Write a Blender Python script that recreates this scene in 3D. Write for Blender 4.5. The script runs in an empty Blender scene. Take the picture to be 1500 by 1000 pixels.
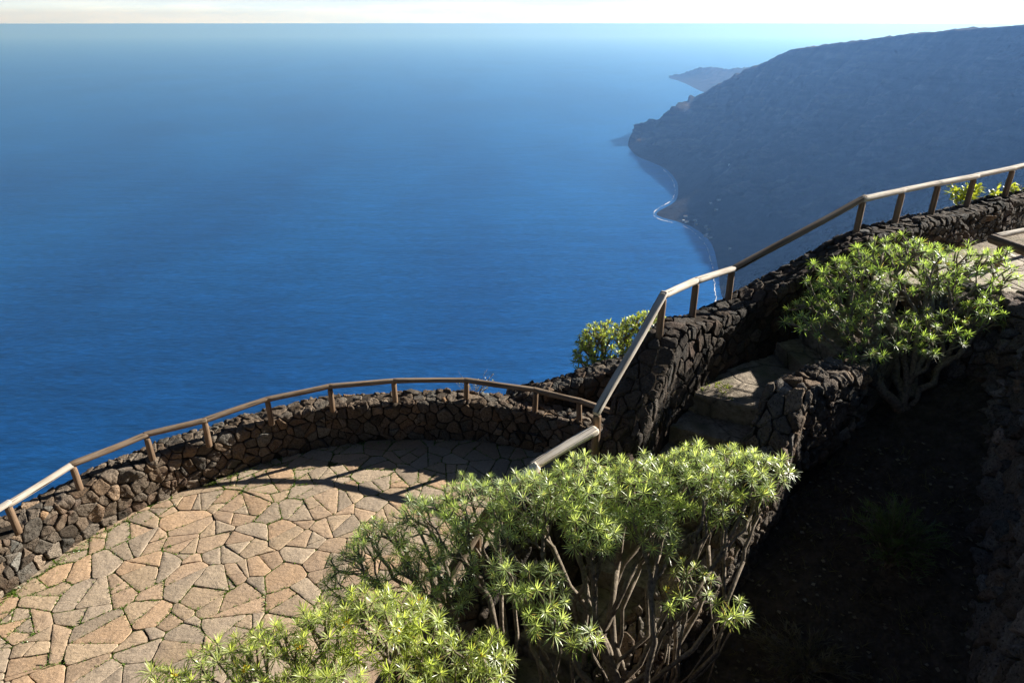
import bpy, math, random
import numpy as np
from mathutils import Vector, Matrix, Quaternion, noise
from mathutils.bvhtree import BVHTree

R = random.Random(11)
scene = bpy.context.scene
col = scene.collection

# ----------------------------------------------------------------------------- camera model (also used to survey distances)
CAM_Z = 6.0
F = 1000.0
TH = math.atan(468 / 1000)
CT, ST = math.cos(TH), math.sin(TH)
SEA = -800.0


def ray(x, y):
    u = (x - 750) / F
    v = (500 - y) / F
    return Vector((u, CT + v * ST, -ST + v * CT))


def P(x, y, d):
    return Vector((0, 0, CAM_Z)) + ray(x, y) * d


def atz(x, y, z):
    r = ray(x, y)
    return Vector((0, 0, CAM_Z)) + r * ((z - CAM_Z) / r.z)


# ----------------------------------------------------------------------------- object helpers
def tag(o, label=None, cat=None, group=None, kind=None):
    if label: o['label'] = label
    if cat: o['category'] = cat
    if group: o['group'] = group
    if kind: o['kind'] = kind
    return o


def empty(name, loc):
    o = bpy.data.objects.new(name, None)
    o.empty_display_size = 0.2
    o.location = loc
    col.objects.link(o)
    return o


class MB:
    """collects vertices, faces, per-vertex colours and material indices"""
    def __init__(self):
        self.v, self.f, self.c, self.m = [], [], [], []

    def add(self, vs, fs, c=(1, 1, 1), mi=0):
        n = len(self.v)
        self.v += [tuple(p) for p in vs]
        if isinstance(c, list):
            self.c += c
        else:
            self.c += [c] * len(vs)
        self.f += [tuple(n + i for i in f) for f in fs]
        self.m += [mi] * len(fs)

    def build(self, name, mats, parent=None, smooth=False, origin=None):
        if not isinstance(mats, (list, tuple)): mats = [mats]
        me = bpy.data.meshes.new(name)
        off = Vector((0, 0, 0))
        if parent is not None: off = Vector(parent.location)
        elif origin is not None: off = Vector(origin)
        ox, oy, oz = off
        me.from_pydata([(a - ox, b - oy, c - oz) for a, b, c in self.v], [], self.f)
        for m in mats: me.materials.append(m)
        me.polygons.foreach_set('material_index', self.m)
        me.polygons.foreach_set('use_smooth', [smooth] * len(self.f))
        a = me.attributes.new('Col', 'FLOAT_COLOR', 'POINT')
        arr = np.ones((len(self.v), 4), dtype=np.float32)
        arr[:, :3] = np.array(self.c, dtype=np.float32).reshape(-1, 3)
        a.data.foreach_set('color', arr.ravel())
        me.update()
        o = bpy.data.objects.new(name, me)
        col.objects.link(o)
        if parent is not None: o.parent = parent
        elif origin is not None: o.location = origin
        return o


# ----------------------------------------------------------------------------- material helpers
class NT:
    def __init__(self, name):
        self.mat = bpy.data.materials.new(name)
        self.mat.use_nodes = True
        self.t = self.mat.node_tree
        self.t.nodes.clear()
        self.out = self.n('ShaderNodeOutputMaterial')

    def n(self, typ, **kw):
        nd = self.t.nodes.new(typ)
        for k, v in kw.items():
            if k.startswith('i_'):
                key = k[2:]
                key = int(key) if key.isdigit() else key.replace('_', ' ')
                nd.inputs[key].default_value = v
            else:
                setattr(nd, k, v)
        return nd

    def l(self, a, b):
        self.t.links.new(a, b)

    def ramp(self, src, stops, interp='LINEAR'):
        r = self.n('ShaderNodeValToRGB')
        r.color_ramp.interpolation = interp
        el = r.color_ramp.elements
        while len(el) < len(stops): el.new(0.5)
        for e, (p, c) in zip(el, stops):
            e.position = p
            e.color = (c, c, c, 1) if isinstance(c, (int, float)) else (*c, 1)
        self.l(src, r.inputs[0])
        return r.outputs[0]

    def coord(self, kind='Object', scale=None):
        c = self.n('ShaderNodeTexCoord').outputs[kind]
        if scale is not None:
            mp = self.n('ShaderNodeMapping')
            mp.inputs['Scale'].default_value = scale
            self.l(c, mp.inputs[0])
            c = mp.outputs[0]
        return c

    def noise(self, vec, scale, detail=4, rough=0.6, out='Fac', dist=0.0):
        nd = self.n('ShaderNodeTexNoise')
        nd.inputs['Scale'].default_value = scale
        nd.inputs['Detail'].default_value = detail
        nd.inputs['Roughness'].default_value = rough
        nd.inputs['Distortion'].default_value = dist
        self.l(vec, nd.inputs['Vector'])
        return nd.outputs[out]

    def voro(self, vec, scale, feature='F1', out='Distance'):
        nd = self.n('ShaderNodeTexVoronoi', feature=feature)
        nd.inputs['Scale'].default_value = scale
        self.l(vec, nd.inputs['Vector'])
        return nd.outputs[out]

    def mix(self, fac, a, b, mode='MIX'):
        m = self.n('ShaderNodeMix', data_type='RGBA', blend_type=mode)
        for s, i in ((fac, 0), (a, 6), (b, 7)):
            if isinstance(s, (int, float)): m.inputs[i].default_value = s
            elif isinstance(s, tuple): m.inputs[i].default_value = (*s, 1)
            else: self.l(s, m.inputs[i])
        return m.outputs[2]

    def math(self, op, a, b=0.0, clamp=False):
        m = self.n('ShaderNodeMath', operation=op, use_clamp=clamp)
        for s, i in ((a, 0), (b, 1)):
            if isinstance(s, (int, float)): m.inputs[i].default_value = s
            else: self.l(s, m.inputs[i])
        return m.outputs[0]

    def attr(self, name='Col'):
        return self.n('ShaderNodeVertexColor', layer_name=name).outputs[0]

    def bump(self, h, strength, dist, normal=None):
        b = self.n('ShaderNodeBump')
        b.inputs['Strength'].default_value = strength
        b.inputs['Distance'].default_value = dist
        self.l(h, b.inputs['Height'])
        if normal is not None: self.l(normal, b.inputs['Normal'])
        return b.outputs[0]

    def principled(self, color, rough=0.9, normal=None, spec=0.3):
        p = self.n('ShaderNodeBsdfPrincipled')
        p.inputs['Specular IOR Level'].default_value = spec
        if isinstance(color, tuple): p.inputs['Base Color'].default_value = (*color, 1)
        else: self.l(color, p.inputs['Base Color'])
        if isinstance(rough, (int, float)): p.inputs['Roughness'].default_value = rough
        else: self.l(rough, p.inputs['Roughness'])
        if normal is not None: self.l(normal, p.inputs['Normal'])
        self.l(p.outputs[0], self.out.inputs[0])
        return p


def mat_lava(name='lava_stone', tint=(1, 1, 1)):
    t = NT(name)
    c = t.coord()
    big = t.noise(c, 3.0, 3)
    fine = t.noise(c, 38, 6, 0.7)
    pits = t.voro(c, 52)
    a = t.attr()
    v = t.ramp(fine, [(0.25, 0.45), (0.5, 0.95), (0.8, 1.7)])
    k = t.mix(1.0, a, v, 'MULTIPLY')
    k = t.mix(1.0, k, tint, 'MULTIPLY')
    red = t.ramp(big, [(0.52, 0.0), (0.72, 0.55)])
    k = t.mix(red, k, (0.13, 0.075, 0.05))
    lich = t.ramp(t.noise(c, 12, 5, 0.75), [(0.62, 0.0), (0.72, 0.5)])
    k = t.mix(lich, k, (0.22, 0.2, 0.165))
    pit = t.ramp(pits, [(0.08, 0.0), (0.35, 1.0)])
    k = t.mix(1.0, k, t.mix(0.6, (1, 1, 1), pit), 'MULTIPLY')
    h = t.math('ADD', t.math('MULTIPLY', fine, 0.8), t.math('MULTIPLY', pit, 0.75))
    h = t.math('ADD', h, t.math('MULTIPLY', t.noise(c, 10, 4, 0.6), 1.6))
    t.principled(k, 0.92, t.bump(h, 0.9, 0.025), 0.25)
    return t.mat


def mat_mortar():
    t = NT('wall_mortar')
    c = t.coord()
    n = t.noise(c, 20, 6, 0.7)
    k = t.ramp(n, [(0.3, (0.018, 0.014, 0.011)), (0.7, (0.06, 0.048, 0.036))])
    t.principled(k, 1.0, t.bump(n, 1.0, 0.03), 0.1)
    return t.mat


def mat_flag():
    t = NT('flagstone')
    c = t.coord()
    a = t.attr()
    f = t.noise(c, 26, 7, 0.72)
    s = t.noise(c, 3.2, 4, 0.6)
    streak = t.noise(t.coord(scale=(5, 16, 5)), 1.0, 6, 0.7, dist=0.6)
    k = t.mix(1.0, a, t.ramp(f, [(0.25, 0.62), (0.5, 0.97), (0.8, 1.3)]), 'MULTIPLY')
    k = t.mix(t.ramp(s, [(0.45, 0.0), (0.72, 0.28)]), k, (0.25, 0.205, 0.175))
    k = t.mix(t.ramp(streak, [(0.55, 0.0), (0.75, 0.35)]), k, (0.42, 0.29, 0.19))
    k = t.mix(t.ramp(t.noise(c, 9, 6, 0.8), [(0.66, 0.0), (0.76, 0.4)]), k, (0.12, 0.1, 0.085))
    h = t.math('ADD', t.math('MULTIPLY', f, 0.7), t.math('MULTIPLY', streak, 1.2))
    h = t.math('ADD', h, t.noise(c, 7, 3))
    t.principled(k, 0.85, t.bump(h, 0.75, 0.014), 0.3)
    return t.mat


def mat_joint():
    t = NT('joint_soil')
    c = t.coord()
    n = t.noise(c, 45, 5, 0.7)
    m = t.ramp(t.noise(c, 2.6, 5, 0.65), [(0.38, 0.0), (0.52, 0.9)])
    soil = t.ramp(n, [(0.3, (0.025, 0.018, 0.012)), (0.7, (0.085, 0.062, 0.042))])
    moss = t.ramp(n, [(0.3, (0.03, 0.05, 0.01)), (0.7, (0.1, 0.14, 0.025))])
    t.principled(t.mix(m, soil, moss), 1.0, t.bump(n, 1.0, 0.02), 0.1)
    return t.mat


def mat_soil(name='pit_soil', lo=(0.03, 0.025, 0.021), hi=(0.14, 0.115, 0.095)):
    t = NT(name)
    c = t.coord()
    n = t.noise(c, 9, 8, 0.75)
    g = t.voro(c, 26)
    k = t.ramp(n, [(0.3, lo), (0.72, hi)])
    k = t.mix(t.ramp(g, [(0.0, 0.5), (0.25, 0.0)]), k, (0.11, 0.1, 0.09))
    h = t.math('SUBTRACT', n, t.math('MULTIPLY', g, 0.6))
    t.principled(k, 1.0, t.bump(h, 1.0, 0.06), 0.15)
    return t.mat


def mat_concrete():
    t = NT('rough_step_stone')
    c = t.coord()
    n = t.noise(c, 16, 8, 0.75)
    s = t.noise(c, 4, 4)
    k = t.ramp(n, [(0.28, (0.06, 0.05, 0.04)), (0.66, (0.50, 0.42, 0.33))])
    k = t.mix(t.ramp(s, [(0.5, 0.0), (0.68, 0.6)]), k, (0.05, 0.065, 0.02))
    cr = t.ramp(t.voro(c, 1.7, 'DISTANCE_TO_EDGE'), [(0.0, 0.55), (0.03, 1.0)])
    k = t.mix(1.0, k, cr, 'MULTIPLY')
    h = t.math('ADD', n, cr)
    t.principled(k, 0.95, t.bump(h, 1.0, 0.03), 0.2)
    return t.mat


def mat_wood(name, a, b, grey):
    t = NT(name)
    c = t.coord(scale=(34, 34, 2.0))
    g = t.noise(c, 1.0, 6, 0.65, dist=0.4)
    c2 = t.coord(scale=(60, 60, 1.2))
    crack = t.ramp(t.noise(c2, 1.0, 3, 0.5), [(0.33, 0.12), (0.43, 1.0)])
    big = t.noise(t.coord(), 3.0, 4)
    k = t.ramp(g, [(0.3, a), (0.7, b)])
    k = t.mix(t.ramp(big, [(0.4, 0.0), (0.65, 0.8)]), k, grey)
    k = t.mix(1.0, k, crack, 'MULTIPLY')
    k = t.mix(1.0, k, t.attr(), 'MULTIPLY')
    knots = t.ramp(t.voro(t.coord(scale=(7, 7, 2.2)), 1.0), [(0.06, 0.35), (0.16, 1.0)])
    k = t.mix(1.0, k, knots, 'MULTIPLY')
    h = t.math('ADD', g, crack)
    t.principled(k, 0.8, t.bump(h, 0.8, 0.01), 0.3)
    return t.mat


def mat_leaf(name, tl=0.56, gloss=0.055, sat=(1, 1, 1), backlit=(1.35, 1.4, 0.65)):
    t = NT(name)
    a = t.mix(1.0, t.attr(), sat, 'MULTIPLY')
    d = t.n('ShaderNodeBsdfDiffuse')
    t.l(a, d.inputs[0])
    tr = t.n('ShaderNodeBsdfTranslucent')
    t.l(t.mix(1.0, a, backlit, 'MULTIPLY'), tr.inputs[0])
    m = t.n('ShaderNodeMixShader')
    m.inputs[0].default_value = tl
    t.l(d.outputs[0], m.inputs[1]); t.l(tr.outputs[0], m.inputs[2])
    g = t.n('ShaderNodeBsdfGlossy')
    g.inputs['Roughness'].default_value = 0.38
    g.inputs[0].default_value = (1, 1, 1, 1)
    m2 = t.n('ShaderNodeMixShader')
    m2.inputs[0].default_value = gloss
    t.l(m.outputs[0], m2.inputs[1]); t.l(g.outputs[0], m2.inputs[2])
    t.l(m2.outputs[0], t.out.inputs[0])
    return t.mat


def mat_bark(name='bark', lo=(0.07, 0.055, 0.042), hi=(0.32, 0.265, 0.205)):
    t = NT(name)
    c = t.coord()
    n = t.noise(c, 40, 6, 0.7)
    k = t.ramp(n, [(0.3, lo), (0.7, hi)])
    t.principled(k, 0.9, t.bump(n, 0.6, 0.01), 0.2)
    return t.mat


def mat_sea():
    t = NT('sea_water')
    geo = t.n('ShaderNodeNewGeometry').outputs['Position']

    def mp(sc, rot):
        m = t.n('ShaderNodeMapping')
        m.inputs['Scale'].default_value = sc
        m.inputs['Rotation'].default_value = (0, 0, rot)
        t.l(geo, m.inputs[0])
        return m.outputs[0]
    w1 = t.noise(mp((0.030, 0.085, 0.05), 0.55), 1.0, 5, 0.62)
    w2 = t.noise(mp((0.10, 0.24, 0.1), 0.35), 1.0, 4, 0.6)
    w3 = t.noise(mp((0.004, 0.009, 0.01), 0.8), 1.0, 4, 0.55)
    h = t.math('ADD', t.math('MULTIPLY', w1, 1.0), t.math('MULTIPLY', w2, 0.45))
    drift = t.noise(mp((0.0011, 0.0006, 0.001), 0.2), 1.0, 4, 0.55)
    k = t.mix(t.ramp(drift, [(0.35, 0.0), (0.65, 1.0)]), (0.0026, 0.033, 0.100), (0.0048, 0.056, 0.148))
    k = t.mix(t.ramp(w3, [(0.4, 0.0), (0.65, 0.5)]), k, (0.0034, 0.043, 0.118))
    # rippled light and dark water
    k = t.mix(1.0, k, t.ramp(w1, [(0.3, 0.66), (0.7, 1.34)]), 'MULTIPLY')
    k = t.mix(1.0, k, t.ramp(t.noise(mp((0.0035, 0.020, 0.01), 0.55), 1.0, 5, 0.65), [(0.32, 0.80), (0.68, 1.22)]), 'MULTIPLY')
    caps = t.ramp(t.noise(mp((0.05, 0.12, 0.1), 0.5), 1.0, 6, 0.75), [(0.80, 0.0), (0.83, 0.7)])
    k = t.mix(caps, k, (0.5, 0.55, 0.6))
    nrm = t.bump(h, 0.55, 3.2)
    d = t.n('ShaderNodeBsdfDiffuse')
    t.l(k, d.inputs[0]); t.l(nrm, d.inputs['Normal'])
    gl = t.n('ShaderNodeBsdfGlossy')            # light scattered back up out of deep water
    gl.inputs['Roughness'].default_value = 0.62
    t.l(t.mix(1.0, t.mix(1.0, k, (3.2, 3.2, 3.2), 'MULTIPLY'), (0.8, 0.95, 1.06), 'MULTIPLY'), gl.inputs[0])
    t.l(nrm, gl.inputs['Normal'])
    mx = t.n('ShaderNodeMixShader')
    mx.inputs[0].default_value = 0.84
    t.l(d.outputs[0], mx.inputs[1]); t.l(gl.outputs[0], mx.inputs[2])
    fr = t.n('ShaderNodeFresnel')
    fr.inputs['IOR'].default_value = 1.33
    t.l(nrm, fr.inputs['Normal'])
    sp = t.n('ShaderNodeBsdfGlossy')
    sp.inputs['Roughness'].default_value = 0.30
    sp.inputs[0].default_value = (0.5, 0.83, 1, 1)
    t.l(nrm, sp.inputs['Normal'])
    m2 = t.n('ShaderNodeMixShader')
    t.l(t.math('MULTIPLY', fr.outputs[0], 0.7), m2.inputs[0]); t.l(mx.outputs[0], m2.inputs[1]); t.l(sp.outputs[0], m2.inputs[2])
    t.l(m2.outputs[0], t.out.inputs[0])
    return t.mat


def mat_cliff():
    t = NT('cliff_rock')
    geo = t.n('ShaderNodeNewGeometry')
    pos = geo.outputs['Position']

    def mp(sc):
        m = t.n('ShaderNodeMapping')
        m.inputs['Scale'].default_value = sc
        t.l(pos, m.inputs[0])
        return m.outputs[0]
    n = t.noise(mp((0.006, 0.006, 0.006)), 1.0, 9, 0.68)
    f = t.noise(mp((0.05, 0.05, 0.05)), 1.0, 6, 0.7)
    strat = t.noise(mp((0.0012, 0.0012, 0.03)), 1.0, 5, 0.6)
    k = t.ramp(n, [(0.32, (0.012, 0.011, 0.010)), (0.5, (0.050, 0.043, 0.037)), (0.68, (0.15, 0.125, 0.10))])
    k = t.mix(t.ramp(f, [(0.48, 0.0), (0.62, 0.65)]), k, (0.04, 0.052, 0.022))
    k = t.mix(1.0, k, t.ramp(strat, [(0.38, 0.4), (0.60, 1.35)]), 'MULTIPLY')
    k = t.mix(1.0, k, t.attr(), 'MULTIPLY')
    h = t.math('ADD', t.math('MULTIPLY', n, 4.0), f)
    t.principled(k, 1.0, t.bump(h, 1.0, 22.0), 0.1)
    return t.mat


def mat_plain(name, c, rough=0.8):
    t = NT(name)
    n = t.noise(t.coord(), 1.2, 4)
    k = t.mix(1.0, c, t.ramp(n, [(0.3, 0.8), (0.7, 1.15)]), 'MULTIPLY')
    t.principled(k, rough, None, 0.2)
    return t.mat


M_LAVA = mat_lava()
M_LAVA2 = mat_lava('lava_stone_dark', (0.75, 0.75, 0.78))
M_MORT = mat_mortar()
M_FLAG = mat_flag()
M_JOINT = mat_joint()
M_SOIL = mat_soil()
M_STEP = mat_concrete()
M_WOOD = mat_wood('weathered_log', (0.10, 0.066, 0.042), (0.27, 0.195, 0.13), (0.21, 0.175, 0.14))
M_WOOD2 = mat_wood('bleached_sunlit_log', (0.27, 0.225, 0.175), (0.56, 0.50, 0.42), (0.50, 0.46, 0.41))  # bleached timber with sunlit brightness mixed into its colour
M_POST = mat_wood('brown_post', (0.11, 0.068, 0.04), (0.29, 0.185, 0.11), (0.23, 0.17, 0.12))
M_LEAF = mat_leaf('spurge_leaf')
M_BARK = mat_bark()
M_SEA = mat_sea()
M_CLIFF = mat_cliff()
M_FOAM = mat_plain('surf_foam', (0.75, 0.78, 0.8))
M_WHITE = mat_plain('white_render', (0.78, 0.77, 0.73))
M_ROOF = mat_plain('pale_roof', (0.5, 0.42, 0.36))
M_GRASS = mat_leaf('grass_blade', 0.45, 0.03)

# ----------------------------------------------------------------------------- polygon tools


def clip(poly, px, py, nx, ny):
    """keep the side where (p - (px,py)).n <= 0"""
    out = []
    n = len(poly)
    for i in range(n):
        a, b = poly[i], poly[(i + 1) % n]
        da = (a[0] - px) * nx + (a[1] - py) * ny
        db = (b[0] - px) * nx + (b[1] - py) * ny
        if da <= 0: out.append(a)
        if (da < 0 < db) or (db < 0 < da):
            k = da / (da - db)
            out.append((a[0] + (b[0] - a[0]) * k, a[1] + (b[1] - a[1]) * k))
    return out


def area_c(poly):
    A = cx = cy = 0
    n = len(poly)
    for i in range(n):
        x0, y0 = poly[i]; x1, y1 = poly[(i + 1) % n]
        w = x0 * y1 - x1 * y0
        A += w; cx += (x0 + x1) * w; cy += (y0 + y1) * w
    A *= 0.5
    if abs(A) < 1e-9: return 0, poly[0]
    return abs(A), (cx / (6 * A), cy / (6 * A))


def inside(poly, p):
    x, y = p; r = False
    n = len(poly)
    for i in range(n):
        x0, y0 = poly[i]; x1, y1 = poly[(i + 1) % n]
        if (y0 > y) != (y1 > y) and x < (x1 - x0) * (y - y0) / (y1 - y0) + x0: r = not r
    return r


def cells(x0, y0, x1, y1, size, rng, jitter=0.45, wv=0.35, asp=1.0):
    """power diagram of a jittered grid: list of convex polygons"""
    sx, sy = size * asp, size / asp
    nx = max(1, round((x1 - x0) / sx)); ny = max(1, round((y1 - y0) / sy))
    sx = (x1 - x0) / nx; sy = (y1 - y0) / ny
    S = {}
    for j in range(-2, ny + 2):
        for i in range(-2, nx + 2):
            ox = 0.5 * sx * (j % 2)
            S[i, j] = (x0 + (i + 0.5) * sx + ox - 0.25 * sx + rng.uniform(-1, 1) * jitter * sx,
                       y0 + (j + 0.5) * sy + rng.uniform(-1, 1) * jitter * sy, rng.uniform(0, wv) * size * size)
    res = []
    for j in range(ny):
        for i in range(nx):
            px, py, w = S[i, j]
            poly = [(x0, y0), (x1, y0), (x1, y1), (x0, y1)]
            for dj in (0, -1, 1, -2, 2):
                for di in (0, -1, 1, -2, 2):
                    if di == dj == 0: continue
                    q = S.get((i + di, j + dj))
                    if q is None: continue
                    dx, dy = q[0] - px, q[1] - py
                    D2 = dx * dx + dy * dy
                    k = 0.5 + (w - q[2]) / (2 * D2)
                    poly = clip(poly, px + dx * k, py + dy * k, dx, dy)
                    if len(poly) < 3: break
                if len(poly) < 3: break
            if len(poly) >= 3: res.append(poly)
    return res


def split(poly, amax, rng, out):
    A, c = area_c(poly)
    if A < amax * rng.uniform(0.25, 1.5) or len(poly) < 3:
        if A > 0.004: out.append(poly)
        return
    # longest axis
    best, ang = 0, 0
    for i in range(len(poly)):
        for j in range(i):
            d = math.dist(poly[i], poly[j])
            if d > best:
                best = d; ang = math.atan2(poly[i][1] - poly[j][1], poly[i][0] - poly[j][0])
    ang += rng.gauss(0, 0.42)
    o = rng.uniform(-0.16, 0.16) * best
    nx, ny = math.cos(ang), math.sin(ang)
    px, py = c[0] + nx * o, c[1] + ny * o
    for s in (1, -1):
        q = clip(poly, px, py, nx * s, ny * s)
        if len(q) >= 3: split(q, amax, rng, out)


def densify(poly, step):
    out = []
    n = len(poly)
    for i in range(n):
        a, b = poly[i], poly[(i + 1) % n]
        k = max(1, int(math.dist(a, b) / step + 0.5))
        for q in range(k):
            out.append((a[0] + (b[0] - a[0]) * q / k, a[1] + (b[1] - a[1]) * q / k))
    return out


def ccw(poly):
    s = 0
    for i in range(len(poly)):
        x0, y0 = poly[i]; x1, y1 = poly[(i + 1) % len(poly)]
        s += x0 * y1 - x1 * y0
    return poly if s > 0 else poly[::-1]


def chamfer(poly, r):
    out = []
    n = len(poly)
    for i in range(n):
        a, b, c = poly[i - 1], poly[i], poly[(i + 1) % n]
        for q in (a, c):
            d = math.dist(b, q)
            k = min(r / d, 0.3) if d > 1e-6 else 0
            out.append((b[0] + (q[0] - b[0]) * k, b[1] + (q[1] - b[1]) * k))
    return out


def stone(mb, poly, fmap, gap, hgt, rng, color, step=0.05, rings=((0, -0.9), (0, 0.50), (0.05, 0.88), (0.22, 1.0), (0.58, 1.0)), rough=0.25, mi=0, tilt=0.06, cham=0.16):
    """one stone: domed patch over a cell; fmap(s,t,h) -> 3D point"""
    poly = ccw(poly)
    A, c = area_c(poly)
    rad = math.sqrt(A / math.pi)
    if rad < gap * 1.6: return
    poly = densify(chamfer(poly, rad * cham), step)
    n = len(poly)
    vs, fs = [], []
    seed = rng.uniform(0, 100)
    tx, ty = rng.gauss(0, tilt), rng.gauss(0, tilt)
    edge = []
    for (x, y) in poly:
        d = math.dist((x, y), c) + 1e-6
        g = gap * (0.55 + 2.0 * max(0, noise.noise((x * 13 + seed, y * 13, seed))) + 0.35 * rng.random())
        k = max(0.3, 1 - g / d)
        edge.append((c[0] + (x - c[0]) * k, c[1] + (y - c[1]) * k))
    for ri, (ins, h) in enumerate(rings):
        for (x, y) in edge:
            X = c[0] + (x - c[0]) * (1 - ins); Y = c[1] + (y - c[1]) * (1 - ins)
            hh = h * hgt
            if h > 0: hh += hgt * rough * (noise.noise((X * 11 + seed, Y * 11, seed)) * 1.6 + noise.noise((X * 31 + seed, Y * 31, seed)) * 0.9) + (X - c[0]) * tx + (Y - c[1]) * ty
            vs.append(fmap(X, Y, hh))
    for k in range(len(rings) - 1):
        for i in range(n):
            j = (i + 1) % n
            fs.append((k * n + i, k * n + j, (k + 1) * n + j, (k + 1) * n + i))
    vs.append(fmap(c[0], c[1], hgt * (1.05 + rough * noise.noise((c[0] * 11 + seed, c[1] * 11, seed)))))
    m = len(vs) - 1
    b = (len(rings) - 1) * n
    for i in range(n): fs.append((b + i, b + (i + 1) % n, m))
    mb.add(vs, fs, color, mi)


def catmull(pts, per=8):
    pts = [Vector(p) for p in pts]
    out = []
    n = len(pts)
    for i in range(n - 1):
        p0 = pts[i - 1] if i else pts[0] * 2 - pts[1]
        p1, p2 = pts[i], pts[i + 1]
        p3 = pts[i + 2] if i + 2 < n else pts[-1] * 2 - pts[-2]
        for k in range(per):
            t = k / per
            out.append(0.5 * ((2 * p1) + (p2 - p0) * t + (2 * p0 - 5 * p1 + 4 * p2 - p3) * t * t + (3 * p1 - p0 - 3 * p2 + p3) * t ** 3))
    out.append(pts[-1])
    return out


class Line:
    """arc-length parametrised polyline with any number of components (x, y, ...)"""
    def __init__(self, pts):
        self.p = [tuple(q) for q in pts]
        self.s = [0.0]
        for a, b in zip(self.p, self.p[1:]): self.s.append(self.s[-1] + math.dist(a[:2], b[:2]))
        self.L = self.s[-1]

    def at(self, s):
        s = min(max(s, 0), self.L)
        lo, hi = 0, len(self.s) - 1
        while hi - lo > 1:
            m = (lo + hi) // 2
            if self.s[m] <= s: lo = m
            else: hi = m
        k = (s - self.s[lo]) / max(1e-9, self.s[hi] - self.s[lo])
        a, b = self.p[lo], self.p[hi]
        return tuple(x + (y - x) * k for x, y in zip(a, b))

    def nrm(self, s):
        a = self.at(s - 0.12); b = self.at(s + 0.12)
        dx, dy = b[0] - a[0], b[1] - a[1]
        d = math.hypot(dx, dy) + 1e-9
        return dy / d, -dx / d      # to the right of travel


def stone_color(rng, base, var):
    k = math.exp(rng.gauss(0, var))
    w = rng.gauss(0, 0.08)
    return (base[0] * k * (1 + w), base[1] * k, base[2] * k * (1 - w))


def rubble_wall(name, pts, thick, hin, hout, label, size=0.2, inner=True, outer=True, base=(0.085, 0.07, 0.057), deep=2.5, seed=1,
                mat=None, batter=0.0, hgt=0.03, smooth=4, cat='wall', jut=0.0):
    """pts: (x, y, z_top, z_foot) along the INNER top edge; inner side lies to the right of travel"""
    rng = random.Random(seed)
    ln = Line(catmull([Vector((*p,)) if len(p) == 3 else p for p in pts], smooth)) if False else Line(smooth_line(pts, smooth))
    T0 = hin if inner else 0.0
    T1 = T0 + thick
    T2 = T1 + (hout if outer else 0.0)

    def fmap(s, t, h):
        x, y, zt, zf = ln.at(s)
        nx, ny = ln.nrm(s)
        wob = 0.03 * noise.noise((s * 1.7, t * 1.7, seed))
        zt = zt + 0.035 * noise.noise((s * 2.3, 3.1, seed))
        h = h + wob
        # rounded corners between faces and top
        r = 0.035
        if t < T0:
            z = zf + (zt - zf) * t / T0
            off = batter * (1 - t / T0)
            k = max(0.0, 1 - (T0 - t) / r) * 0.7
            q = math.sqrt((1 - k * 0.5) ** 2 + (k * 0.5) ** 2)
            return (x + nx * (off + h * (1 - k * 0.5) / q - k * 0.01), y + ny * (off + h * (1 - k * 0.5) / q - k * 0.01), z + h * k * 0.5 / q)
        if t <= T1:
            w = t - T0
            return (x - nx * w, y - ny * w, zt + h)
        z = zt - (t - T1)
        return (x - nx * (thick + h), y - ny * (thick + h), z)
    mb = MB()
    for poly in cells(0, 0, ln.L, T2, size, rng, 0.40, 0.55, 1.08):
        A, c = area_c(poly)
        pieces = []
        if A > size * size * 1.3 and rng.random() < 0.5: split(poly, size * size * 1.0, rng, pieces)
        else: pieces = [poly]
        for q in pieces:
            stone(mb, q, fmap, 0.008, hgt * rng.uniform(0.5, 1.35), rng, stone_color(rng, base, 0.30), size * 0.17, rough=0.55, tilt=0.13)
    # core
    n = max(4, int(ln.L / 0.15))
    vs, fs = [], []
    for i in range(n + 1):
        s = ln.L * i / n
        x, y, zt, zf = ln.at(s)
        nx, ny = ln.nrm(s)
        b = batter if inner else 0
        vs += [(x + nx * (b + 0.0), y + ny * b, zf - 0.25), (x - nx * 0.012, y - ny * 0.012, zt - 0.004), (x - nx * (thick - 0.012), y - ny * (thick - 0.012), zt - 0.004),
               (x - nx * thick, y - ny * thick, zt - deep)]
    for i in range(n):
        for k in range(3):
            a = i * 4 + k
            fs.append((a, a + 1, a + 5, a + 4))
    fs.append((0, 1, 2, 3)); fs.append((n * 4 + 3, n * 4 + 2, n * 4 + 1, n * 4))
    mb.add(vs, fs, (1, 1, 1), 1)
    o = mb.build(name, [mat or M_LAVA, M_MORT], None, True, (pts[0][0], pts[0][1], pts[0][3]))
    tag(o, label, cat)
    return o, ln


def smooth_line(pts, per):
    if per <= 1: return pts
    n = len(pts); dim = len(pts[0])
    out = []
    for i in range(n - 1):
        p1, p2 = pts[i], pts[i + 1]
        p0 = pts[i - 1] if i else tuple(2 * a - b for a, b in zip(p1, p2))
        p3 = pts[i + 2] if i + 2 < n else tuple(2 * b - a for a, b in zip(p1, p2))
        for k in range(per):
            t = k / per
            out.append(tuple(0.5 * (2 * p1[d] + (p2[d] - p0[d]) * t + (2 * p0[d] - 5 * p1[d] + 4 * p2[d] - p3[d]) * t * t +
                                    (3 * p1[d] - p0[d] - 3 * p2[d] + p3[d]) * t ** 3) for d in range(dim)))
    out.append(tuple(pts[-1]))
    return out


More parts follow.
